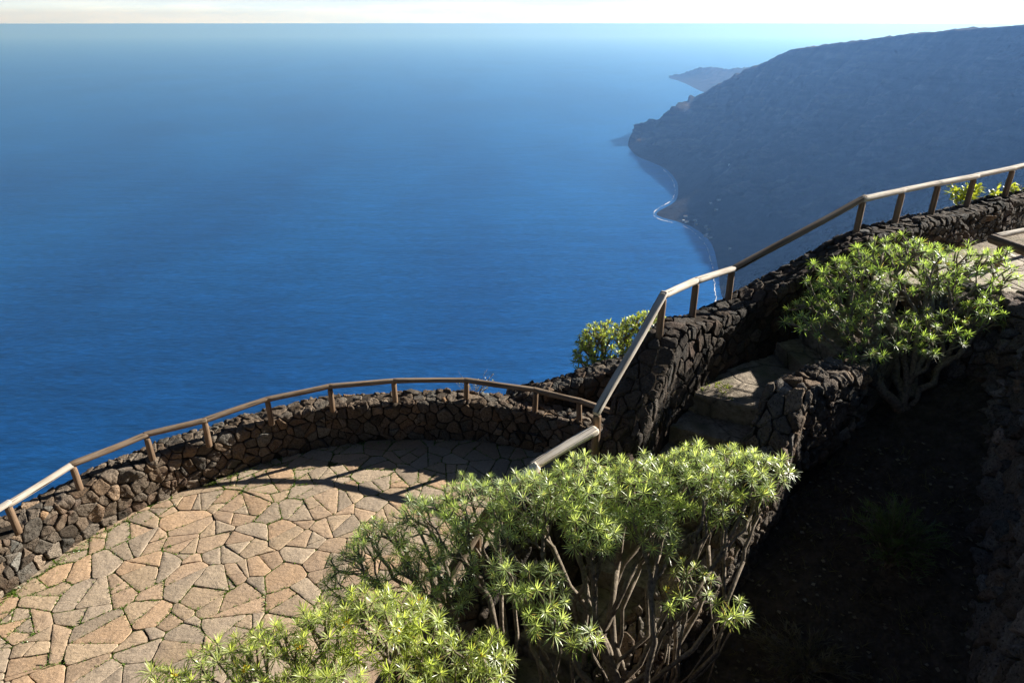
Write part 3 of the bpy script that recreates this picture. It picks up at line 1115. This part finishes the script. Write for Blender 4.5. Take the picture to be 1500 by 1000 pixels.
# ----------------------------------------------------------------------------- BUSHES
def tube(mb, pts, radii, c=(1, 1, 1), sides=6):
    n = len(pts)
    vs, fs = [], []
    up = Vector((0.3, 0.2, 1)).normalized()
    for i in range(n):
        d = (pts[min(i + 1, n - 1)] - pts[max(i - 1, 0)])
        if d.length < 1e-9: d = Vector((0, 0, 1))
        d.normalize()
        a = d.cross(up)
        if a.length < 1e-3: a = d.cross(Vector((1, 0, 0)))
        a.normalize(); b = d.cross(a)
        for k in range(sides):
            t = 2 * math.pi * k / sides
            vs.append(pts[i] + (a * math.cos(t) + b * math.sin(t)) * radii[i])
    for i in range(n - 1):
        for k in range(sides):
            m = (k + 1) % sides
            fs.append((i * sides + k, i * sides + m, (i + 1) * sides + m, (i + 1) * sides + k))
    fs.append(tuple((n - 1) * sides + k for k in range(sides)))
    mb.add(vs, fs, c)


def grow(mb, pos, dirn, tips, rng, rt, level=0, wig=0.10, out=None):
    """candelabra branching from pos towards a set of tips"""
    n = len(tips)
    rad = lambda m: rt * m ** 0.42
    if n == 1:
        tp, tn = tips[0]
        L = (tp - pos).length
        q1 = pos + dirn * L * 0.35
        q2 = tp - tn * L * 0.35
        pts = []
        for k in range(6):
            t = k / 5
            pts.append(pos * (1 - t) ** 3 + q1 * 3 * t * (1 - t) ** 2 + q2 * 3 * t * t * (1 - t) + tp * t ** 3)
        tube(mb, pts, [rad(1) * (1.15 - 0.3 * k / 5) for k in range(6)], sides=5)
        return
    # split the tips into two or three groups
    kk = 2 if n < 5 or rng.random() < 0.6 else 3
    if level == 0: kk = min(n, 5)
    if level == 1: kk = min(n, 3)
    cen = [tips[i][0].copy() for i in rng.sample(range(n), kk)]
    for _ in range(5):
        grp = [[] for _ in cen]
        for t in tips:
            j = min(range(len(cen)), key=lambda q: (t[0] - cen[q]).length_squared)
            grp[j].append(t)
        cen = [sum((t[0] for t in g), Vector()) / len(g) if g else cen[i] for i, g in enumerate(grp)]
    for g, c in zip(grp, cen):
        if not g: continue
        if len(g) == 1:
            grow(mb, pos, dirn, g, rng, rt, level + 1, wig); continue
        spread = max((t[0] - c).length for t in g)
        L = (c - pos).length
        f = 1 - min(0.8, max(0.22, 1.25 * spread / max(L, 1e-6)))
        f = max(0.25, min(0.72, f))
        e = pos + (c - pos) * f + Vector((rng.gauss(0, 1), rng.gauss(0, 1), rng.gauss(0, 0.5))) * L * wig * 0.5
        e.z += 0.05 * L * (-1 if level == 0 else 0)
        nd = (c - e).normalized()
        q1 = pos + dirn * L * f * 0.35; q2 = e - nd * L * f * 0.35
        pts = []
        m = 7
        for k in range(m):
            t = k / (m - 1)
            p = pos * (1 - t) ** 3 + q1 * 3 * t * (1 - t) ** 2 + q2 * 3 * t * t * (1 - t) + e * t ** 3
            if 0 < k < m - 1: p += Vector((rng.gauss(0, 1), rng.gauss(0, 1), rng.gauss(0, 1))) * 0.022 * L * f
            pts.append(p)
        r0 = rad(len(g))
        tube(mb, pts, [r0 * (1.12 - 0.22 * k / (m - 1)) for k in range(m)], sides=7 if len(g) > 8 else 5)
        grow(mb, e, nd, g, rng, rt, level + 1, wig)


def rosette(mb, p, ax, L, w, nl, rng, c, lo=0.25, hi=1.9, c2=None):
    ax = ax.normalized()
    a = ax.orthogonal().normalized(); b = ax.cross(a)
    ph = rng.uniform(0, 6.28)
    for i in range(nl):
        u = (i + 0.5) / nl
        pol = lo + (hi - lo) * u ** 0.8 + rng.gauss(0, 0.10)
        az = ph + i * 2.39996 + rng.gauss(0, 0.12)
        rd_ = a * math.cos(az) + b * math.sin(az)
        d = ax * math.cos(pol) + rd_ * math.sin(pol)
        sd = d.cross(ax)
        if sd.length < 1e-4: sd = a
        sd.normalize()
        l = L * rng.uniform(0.75, 1.15) * (0.7 + 0.3 * min(1, u * 2.5))
        ww = w * rng.uniform(0.8, 1.2)
        nrm = sd.cross(d)
        base = p - ax * (0.25 * L * u) + rd_ * 0.004
        mid = base + d * l * 0.55 + nrm * l * 0.03
        tip = base + d * l - ax * l * rng.uniform(0.0, 0.22)
        g = rng.uniform(0.75, 1.25)
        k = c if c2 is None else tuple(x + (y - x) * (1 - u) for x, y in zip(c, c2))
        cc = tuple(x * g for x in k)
        if u > 0.8 and rng.random() < 0.14: cc = (0.34 * g, 0.26 * g, 0.13 * g)
        elif rng.random() < 0.03: cc = (0.5 * g, 0.42 * g, 0.16 * g)
        mb.add([base - sd * ww * 0.35, base + sd * ww * 0.35, mid + sd * ww, tip, mid - sd * ww], [(0, 1, 2, 4), (4, 2, 3)], cc)


def crown_points(clumps, sep, rng, fill=0.72, zcut=-0.35):
    """points near the surface of a union of ellipsoids; clump = (centre, rx, ry, rz, share)"""
    pts = []
    for ci, (c, rx, ry, rz, dens) in enumerate(clumps):
        n = int(dens * 11 * (rx * ry + rx * rz + ry * rz) / 3 / (sep * sep))
        for _ in range(n * 3):
            v = Vector((rng.gauss(0, 1), rng.gauss(0, 1), rng.gauss(0, 1))).normalized()
            if v.z < zcut + rng.uniform(-0.25, 0.25): continue
            lump = 1 + 0.20 * noise.noise(v * 2.3 + c * 3)
            k = rng.uniform(fill, 1.04) * lump
            p = c + Vector((v.x * rx, v.y * ry, v.z * rz)) * k
            # not deep inside another clump
            bad = False
            for cj, (c2, ax_, ay_, az_, _) in enumerate(clumps):
                if cj == ci: continue
                d = p - c2
                if (d.x / ax_) ** 2 + (d.y / ay_) ** 2 + (d.z / az_) ** 2 < 0.40: bad = True; break
            if bad: continue
            if any((p - q[0]).length_squared < (sep * rng.uniform(0.75, 1.15)) ** 2 for q in pts): continue
            nn = (v * 0.65 + Vector((0, 0, 0.75)) + Vector((rng.gauss(0, .32), rng.gauss(0, .32), rng.gauss(0, .25)))).normalized()
            pts.append((p, nn))
    return pts


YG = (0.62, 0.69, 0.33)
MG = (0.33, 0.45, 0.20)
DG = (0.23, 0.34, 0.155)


def bush(name, base, clumps, label, sep, L, w, nl, seed, c=MG, c2=YG, rt=0.0055, hi=1.9, fill=0.72, cat='shrub', flowers=0.02, group=None, mat=None, d0=None, zcut=-0.35, nbase=1, spread=0.1):
    rng = random.Random(seed)
    base = Vector(base)
    root = empty(name, base)
    tag(root, label, cat, group)
    tips = crown_points(clumps, sep, rng, fill, zcut)
    st, fo, fls = MB(), MB(), []
    if nbase == 1:
        grow(st, base - Vector((0, 0, 0.1)), Vector(d0 or (0, 0, 1)).normalized(), tips, rng, rt)
    else:
        cs = [tips[i][0] for i in rng.sample(range(len(tips)), nbase)]
        grp = [[] for _ in cs]
        for t in tips: grp[min(range(nbase), key=lambda q: (t[0] - cs[q]).length_squared)].append(t)
        for g in grp:
            if g:
                o = Vector((rng.gauss(0, spread), rng.gauss(0, spread), -0.1))
                grow(st, base + o, Vector(d0 or (0, 0, 1)).normalized(), g, rng, rt, 1)
    for p, nn in tips:
        q = rng.random()
        t = rng.uniform(-0.15, 0.15)
        k1 = tuple(x * (1 + t) for x in c); k2 = tuple(x * (1 + t) for x in c2)
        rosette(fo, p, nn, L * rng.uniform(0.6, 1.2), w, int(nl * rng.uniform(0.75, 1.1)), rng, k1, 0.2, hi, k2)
        if rng.random() < flowers:
            fl = MB(); fls.append(fl)
            for _ in range(5):
                o = Vector((rng.gauss(0, .012), rng.gauss(0, .012), rng.uniform(.0, .02)))
                r = 0.009
                fl.add([p + o + Vector((r, 0, 0)), p + o + Vector((0, r, 0)), p + o + Vector((-r, 0, 0)), p + o + Vector((0, -r, 0)), p + o + Vector((0, 0, r))],
                       [(0, 1, 4), (1, 2, 4), (2, 3, 4), (3, 0, 4)], (0.6, 0.42, 0.03))
    st.build('stem', [M_BARK], root, True)
    fo.build('foliage', [mat or M_LEAF], root, False)
    for fl in fls: fl.build('flower', [M_GRASS], root, False)
    return root, tips


def C(x, y, d, rx, ry=None, rz=None, dens=1.0):
    ry = ry or rx
    return (P(x, y, d), rx, ry, rz or rx * 0.7, dens)


# the big spurge in the middle
bush('spurge_bush', (0.72, 2.95, 1.62), [
    C(775, 735, 4.6, .22, .25, .2), C(850, 722, 4.6, .28, .3, .22), C(935, 722, 4.6, .28, .3, .24), C(1015, 705, 4.6, .27, .28, .24), C(1085, 695, 4.6, .22, .24, .18), C(1128, 690, 4.6, .13, .16, .12),
    C(870, 770, 4.35, .2, .2, .15, .8), C(960, 775, 4.4, .16, .2, .13, .7), C(745, 770, 4.5, .15, .2, .15, .8), C(1050, 740, 4.5, .14, .16, .12, .7)],
    'wide spurge bush with a bright sunlit crown in the middle, in front of the stairs', 0.070, 0.082, 0.0025, 36, 41, nbase=6, spread=0.16, rt=0.0052, flowers=0.015)
bush('spurge_bush', (0.35, 2.75, 1.5), [C(790, 862, 4.1, .17, .18, .14, .9), C(745, 850, 4.15, .12, .15, .12, .8), C(800, 905, 4.0, .12, .12, .1, .6), C(855, 935, 4.0, .09, .1, .07, .6)],
     'small spurge bush growing low in front of the wide central bush', 0.075, 0.084, 0.0027, 34, 43, rt=0.006, nbase=2)
bush('spurge_bush', (1.0, 3.05, 1.7), [C(1010, 852, 4.4, .15, .15, .11, .7), C(1068, 888, 4.35, .11, .1, .07, .7), C(985, 880, 4.3, .1, .1, .08, .5)],
     'spindly spurge with a few rosettes at the edge of the dark pit', 0.085, 0.088, 0.0029, 32, 44, rt=0.0055, flowers=0.1, nbase=2)
# leaning out over the terrace
bush('spurge_bush', (0.15, 2.85, 1.45), [
    C(690, 742, 4.75, .25, .27, .2), C(625, 775, 4.75, .27, .3, .22), C(560, 812, 4.7, .26, .28, .22), C(515, 842, 4.65, .17, .2, .18), C(600, 855, 4.5, .2, .22, .16, .7), C(665, 830, 4.4, .18, .2, .15, .7), C(590, 895, 4.35, .18, .2, .15, .8), C(655, 890, 4.25, .14, .16, .13, .7), C(535, 880, 4.4, .16, .18, .14, .8)],
    'green spurge bush leaning over the railing above the terrace paving', 0.074, 0.074, 0.0024, 34, 45, c=DG, c2=(0.54, 0.63, 0.27), nbase=4, d0=(-0.3, 0.5, 1), rt=0.0052)
# bottom-left, brightest
bush('spurge_bush', (-0.55, 1.9, 1.2), [
    C(545, 915, 3.85, .2, .24, .18), C(470, 940, 3.8, .2, .24, .17), C(390, 968, 3.75, .2, .24, .16), C(310, 992, 3.7, .19, .22, .15), C(240, 1025, 3.65, .16, .18, .13), C(600, 895, 3.95, .1, .14, .12), C(470, 1020, 3.5, .25, .2, .15)],
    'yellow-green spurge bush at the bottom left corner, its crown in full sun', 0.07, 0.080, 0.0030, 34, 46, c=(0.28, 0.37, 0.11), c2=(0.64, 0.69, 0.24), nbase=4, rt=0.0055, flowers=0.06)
bush('spurge_bush', (-0.05, 2.3, 1.3), [C(650, 965, 3.8, .17, .18, .14), C(715, 962, 3.8, .14, .15, .12), C(600, 1000, 3.7, .16, .16, .13), C(625, 930, 3.9, .13, .15, .12), C(700, 1010, 3.65, .16, .16, .13)],
     'low bright spurge bush at the bottom edge, right of the corner bush', 0.072, 0.082, 0.0030, 34, 47, c=(0.28, 0.37, 0.11), c2=(0.62, 0.68, 0.24), nbase=3, rt=0.006)
# the rounded tree-like spurge on the right
bush('spurge_bush', (3.59, 5.40, 2.74), [
    C(1322, 392, 6.35, .56, .42, .27), C(1408, 402, 6.45, .45, .38, .27), C(1250, 415, 6.25, .40, .38, .25), C(1200, 465, 6.1, .28, .3, .18), C(1290, 475, 6.0, .33, .25, .22, .9), C(1370, 488, 6.0, .31, .25, .2, .8),
    C(1438, 465, 6.15, .2, .2, .24, .9), C(1262, 522, 5.9, .17, .2, .13, .8), C(1458, 385, 6.55, .18, .2, .16, .7), C(1345, 512, 5.9, .16, .18, .12, .7)],
    'rounded spurge shrub with thick bare trunks beside the upper platform', 0.104, 0.086, 0.0026, 30, 48, rt=0.0078, c=(0.19, 0.32, 0.10), c2=(0.46, 0.60, 0.19), fill=0.66, flowers=0.03)
# behind the planter wall
bush('spurge_bush', (1.95, 10.3, -0.4), [C(890, 507, 11.5, .52, .45, .40), C(945, 490, 11.6, .5, .45, .38), C(865, 520, 11.4, .3, .35, .28)],
     'round bush behind the planter wall, standing out against the sea', 0.085, 0.085, 0.009, 16, 49, c=(0.30, 0.36, 0.08), c2=(0.50, 0.56, 0.14), rt=0.009)


# dim shrub in the pit
def feathery(name, base, r, h, n, label, seed, c):
    rng = random.Random(seed)
    root = empty(name, base)
    tag(root, label, 'shrub')
    st, fo = MB(), MB()
    base = Vector(base)
    for i in range(n):
        a = rng.uniform(0, 6.28); k = rng.random() ** 0.5
        tip = base + Vector((math.cos(a) * r * k, math.sin(a) * r * k, h * (1.05 - 0.5 * k * k) * rng.uniform(0.6, 1.1)))
        pts = [base + (tip - base) * t + Vector((0, 0, 0.18 * h * math.sin(math.pi * t))) + Vector((rng.gauss(0, .012), rng.gauss(0, .012), 0)) for t in (0, .25, .5, .75, 1)]
        tube(st, pts, [0.005, 0.004, 0.003, 0.002, 0.001], sides=4)
        for t in range(26):
            f = rng.uniform(0.3, 1)
            p = base + (tip - base) * f + Vector((0, 0, 0.18 * h * math.sin(math.pi * f)))
            d = ((tip - base).normalized() + Vector((rng.gauss(0, .6), rng.gauss(0, .6), rng.gauss(0.2, .5)))).normalized()
            g = rng.uniform(0.7, 1.3)
            blade(fo, p, d, rng.uniform(0.03, 0.075), 0.003, tuple(x * g for x in c))
    st.build('stem', [M_BARK], root, True); fo.build('foliage', [M_LEAF], root)
    return root


def pit_at(x, y):
    """ground point of the pit under a line of sight"""
    r = ray(x, y)
    t = 2.0
    while t < 9:
        p = Vector((0, 0, CAM_Z)) + r * t
        if p.z < pit_z(p.x, p.y): return Vector((p.x, p.y, pit_z(p.x, p.y)))
        t += 0.02
    return p


feathery('dark_shrub', tuple(pit_at(1300, 830)), 0.36, 0.5, 110, 'feathery dark green shrub in the shade at the foot of the rock wall', 61, (0.10, 0.15, 0.045))
feathery('dry_shrub', tuple(pit_at(1180, 985)), 0.40, 0.22, 60, 'low dry grey shrub on the pit floor near the bottom edge', 62, (0.16, 0.14, 0.10))

# ground litter and weeds in the pit
mb = MB()
for i in range(1500):
    x = R.uniform(0.4, 3.6); y = R.uniform(2.3, 5.0)
    if not inside(pitpoly, (x, y)): continue
    z = pit_z(x, y)
    if R.random() < 0.3:
        for _ in range(6):
            blade(mb, (x + R.gauss(0, .02), y + R.gauss(0, .02), z), (R.gauss(0, .5), R.gauss(0, .5), .8), R.uniform(.03, .10), .0022, (0.16, 0.15, 0.07))
    else:
        r = R.uniform(0.006, 0.022); a = R.uniform(0, 6.28)
        mb.add([(x + r * math.cos(a + k * 1.57) * R.uniform(.6, 1.2), y + r * math.sin(a + k * 1.57) * R.uniform(.6, 1.2), z + 0.012 + R.uniform(0, .012)) for k in range(4)], [(0, 1, 2, 3)],
               R.choice([(0.2, 0.17, 0.13), (0.28, 0.24, 0.19), (0.12, 0.1, 0.08)]))
tag(mb.build('ground_litter', [M_GRASS]), 'dry leaves and grass tufts scattered on the shaded pit floor', 'litter', kind='stuff')


# broad-leaved plants
def leafy(name, base, pts, label, size, seed, c, cat='plant', rt=0.004, per=7):
    rng = random.Random(seed)
    base = Vector(base)
    root = empty(name, base)
    tag(root, label, cat)
    st, fo = MB(), MB()
    for tp in pts:
        tp = Vector(tp)
        mid = (base + tp) / 2 + Vector((rng.gauss(0, .03), rng.gauss(0, .03), .05))
        q = [base * (1 - t) ** 2 + mid * 2 * t * (1 - t) + tp * t * t for t in (0, .25, .5, .75, 1)]
        tube(st, q, [rt, rt * .9, rt * .8, rt * .65, rt * .5], sides=5)
        for k in range(per):
            t = rng.uniform(0.45, 1.0)
            p = base * (1 - t) ** 2 + mid * 2 * t * (1 - t) + tp * t * t
            d = Vector((rng.gauss(0, 1), rng.gauss(0, 1), rng.gauss(.5, .6))).normalized()
            s = d.cross(Vector((rng.gauss(0, .3), rng.gauss(0, .3), 1))).normalized()
            nn = s.cross(d)
            L = size * rng.uniform(0.7, 1.25); w = L * 0.30
            b0 = p + d * L * 0.25
            g = rng.uniform(0.7, 1.3)
            fo.add([p, b0, b0 + d * L * .3 + s * w, b0 + d * L * .75 + s * w * .8, b0 + d * L * 1.0, b0 + d * L * .75 - s * w * .8, b0 + d * L * .3 - s * w, b0 + d * L * .5 - nn * w * .3],
                   [(1, 2, 7), (2, 3, 7), (3, 4, 7), (4, 5, 7), (5, 6, 7), (6, 1, 7)], tuple(x * g for x in c))
    st.build('stem', [M_BARK], root, True); fo.build('foliage', [M_LEAF], root)
    return root


rr = random.Random(9)
for k, (x0, x1, lab) in enumerate([(1386, 1440, 'leafy yellow-green plant behind the parapet, the left one of the two'), (1440, 1512, 'leafy yellow-green plant behind the parapet at the right edge of the photo')]):
    b = P((x0 + x1) / 2, 300, 8.7)
    b.z = 3.75
    leafy('leafy_plant', tuple(b), [tuple(P(rr.uniform(x0, x1), rr.uniform(271, 304), rr.uniform(8.5, 8.9))) for _ in range(26)], lab, 0.064, 70 + k, (0.40, 0.43, 0.07), per=12)
b = pit_at(905, 985)
leafy('leafy_plant', tuple(b), [tuple(b + Vector((rr.gauss(0, .12), rr.gauss(0, .10), rr.uniform(.08, .3)))) for _ in range(9)], 'broad-leaved green weed at the foot of the bare bush stems', 0.07, 75, (0.12, 0.2, 0.04), per=4)
b = Vector((-0.62, 9.62, 0.45))
leafy('dry_plant', tuple(b), [tuple(b + Vector((rr.uniform(-.32, .36), rr.gauss(0, .08), rr.uniform(.25, .52)))) for _ in range(26)], 'dry twiggy plant with pale seed heads behind the terrace wall', 0.022, 76, (0.46, 0.44, 0.28), rt=0.0035, per=4)
b = Vector((0.95, 8.98, 0.3))
leafy('dry_plant', tuple(b), [tuple(b + Vector((rr.gauss(0, .12), rr.gauss(0, .1), rr.uniform(.08, .25)))) for _ in range(16)], 'straggly weed in the planter corner beside the last railing post', 0.03, 77, (0.26, 0.27, 0.12), rt=0.002, per=4)

# moss and weeds on the sunlit step
mb = MB()
for i in range(420):
    a, b = R.random(), R.random()
    x = FR[0][0] + (FR[1][0] - FR[0][0]) * (0.15 + 0.45 * a) + 0.28 * b * 0.5
    y = FR[0][1] + (FR[1][1] - FR[0][1]) * (0.15 + 0.45 * a) + 0.28 * b
    if noise.noise((x * 7, y * 7, 1)) < 0.05: continue
    g = R.uniform(.7, 1.3)
    blade(mb, (x, y, 2.97), (R.gauss(0, .7), R.gauss(0, .7), 1), R.uniform(.012, .04), .004, (0.2 * g, 0.24 * g, 0.04 * g))
tag(mb.build('step_moss', [M_GRASS]), 'patch of moss and grass on the sunlit step', 'moss', kind='stuff')

# ----------------------------------------------------------------------------- HAZE, SKY, SUN
SUN_EL = math.radians(23.6)
sd = Vector((0.873, 0.487, 0)).normalized()
S = Vector((sd.x * math.cos(SUN_EL), sd.y * math.cos(SUN_EL), math.sin(SUN_EL)))

t = NT('sea_haze')
vs_ = t.n('ShaderNodeVolumeScatter')
vs_.inputs['Color'].default_value = (0.20, 0.44, 1.0, 1)
vs_.inputs['Density'].default_value = 0.000055
vs_.inputs['Anisotropy'].default_value = 0.34
va_ = t.n('ShaderNodeVolumeAbsorption')
va_.inputs['Color'].default_value = (0.88, 0.90, 1.0, 1)
va_.inputs['Density'].default_value = 0.00005
ad_ = t.n('ShaderNodeAddShader')
t.l(vs_.outputs[0], ad_.inputs[0]); t.l(va_.outputs[0], ad_.inputs[1])
t.l(ad_.outputs[0], t.out.inputs['Volume'])
mb = MB()
h = 45000
z0, z1 = SEA - 60, 480
mb.add([(-h, -h, z0), (h, -h, z0), (h, h, z0), (-h, h, z0), (-h, -h, z1), (h, -h, z1), (h, h, z1), (-h, h, z1)],
       [(3, 2, 1, 0), (4, 5, 6, 7), (0, 1, 5, 4), (1, 2, 6, 5), (2, 3, 7, 6), (3, 0, 4, 7)])
hz = mb.build('sky_haze', [t.mat])
tag(hz, kind='structure')

w = bpy.data.worlds.new('World')
scene.world = w
w.use_nodes = True
nt = w.node_tree
nt.nodes.clear()
out = nt.nodes.new('ShaderNodeOutputWorld')
bg = nt.nodes.new('ShaderNodeBackground')
bg.inputs[1].default_value = 0.05
sky = nt.nodes.new('ShaderNodeTexSky')
sky.sky_type = 'NISHITA'
sky.sun_disc = False
sky.sun_elevation = SUN_EL
sky.sun_rotation = math.atan2(sd.x, sd.y)
sky.altitude = 800
sky.air_density = 1.0
sky.dust_density = 1.2
tcw = nt.nodes.new('ShaderNodeTexCoord')
sep = nt.nodes.new('ShaderNodeSeparateXYZ')
nt.links.new(tcw.outputs['Generated'], sep.inputs[0])
mpw = nt.nodes.new('ShaderNodeMapping')
mpw.inputs['Scale'].default_value = (7, 7, 90)
nt.links.new(tcw.outputs['Generated'], mpw.inputs[0])
nz = nt.nodes.new('ShaderNodeTexNoise')
nz.inputs['Scale'].default_value = 1.0
nz.inputs['Detail'].default_value = 7
nz.inputs['Roughness'].default_value = 0.62
nt.links.new(mpw.outputs[0], nz.inputs['Vector'])
cr = nt.nodes.new('ShaderNodeValToRGB')          # cloud light and shade
cr.color_ramp.elements[0].position = 0.36
cr.color_ramp.elements[0].color = (9.8, 12.2, 15.4, 1)
cr.color_ramp.elements[1].position = 0.62
cr.color_ramp.elements[1].color = (12.8, 14.8, 17.2, 1)
nt.links.new(nz.outputs[0], cr.inputs[0])
cm_ = nt.nodes.new('ShaderNodeMapRange')          # bank of low cloud along the horizon
cm_.inputs['From Min'].default_value = 0.015
cm_.inputs['From Max'].default_value = 0.045
cm_.inputs['To Min'].default_value = 0.9
cm_.inputs['To Max'].default_value = 0.0
nt.links.new(sep.outputs['Z'], cm_.inputs[0])
mxw = nt.nodes.new('ShaderNodeMix')
mxw.data_type = 'RGBA'
nt.links.new(cm_.outputs[0], mxw.inputs[0])
dim = nt.nodes.new('ShaderNodeMix')
dim.data_type = 'RGBA'
dim.blend_type = 'MULTIPLY'
dim.inputs[0].default_value = 1.0
dim.inputs[7].default_value = (0.33, 0.345, 0.38, 1)
nt.links.new(sky.outputs[0], dim.inputs[6])
nt.links.new(dim.outputs[2], mxw.inputs[6])
nt.links.new(cr.outputs[0], mxw.inputs[7])
nt.links.new(mxw.outputs[2], bg.inputs[0])
nt.links.new(bg.outputs[0], out.inputs[0])

sl = bpy.data.lights.new('sun', 'SUN')
sl.energy = 5.0
sl.angle = math.radians(0.5)
sl.color = (1.0, 0.95, 0.87)
so = bpy.data.objects.new('sun', sl)
so.rotation_mode = 'QUATERNION'
so.rotation_quaternion = S.to_track_quat('Z', 'Y')
so.location = (20, 10, 30)
col.objects.link(so)

cam = bpy.data.cameras.new('camera')
cam.sensor_width = 36
cam.lens = 24
cam.clip_start = 0.05
cam.clip_end = 500000
co = bpy.data.objects.new('camera', cam)
co.location = (0, 0, CAM_Z)
co.rotation_euler = (math.pi / 2 - TH, 0, 0)
col.objects.link(co)
scene.camera = co

scene.view_settings.view_transform = 'Standard'
scene.view_settings.look = 'None'
scene.view_settings.exposure = 0
scene.view_settings.gamma = 1
cy = scene.cycles
cy.use_denoising = True
cy.film_exposure = 2.45
cy.max_bounces = 6
cy.diffuse_bounces = 3
cy.glossy_bounces = 2
cy.transmission_bounces = 3
cy.transparent_max_bounces = 4
cy.volume_bounces = 0
cy.caustics_reflective = False
cy.caustics_refractive = False
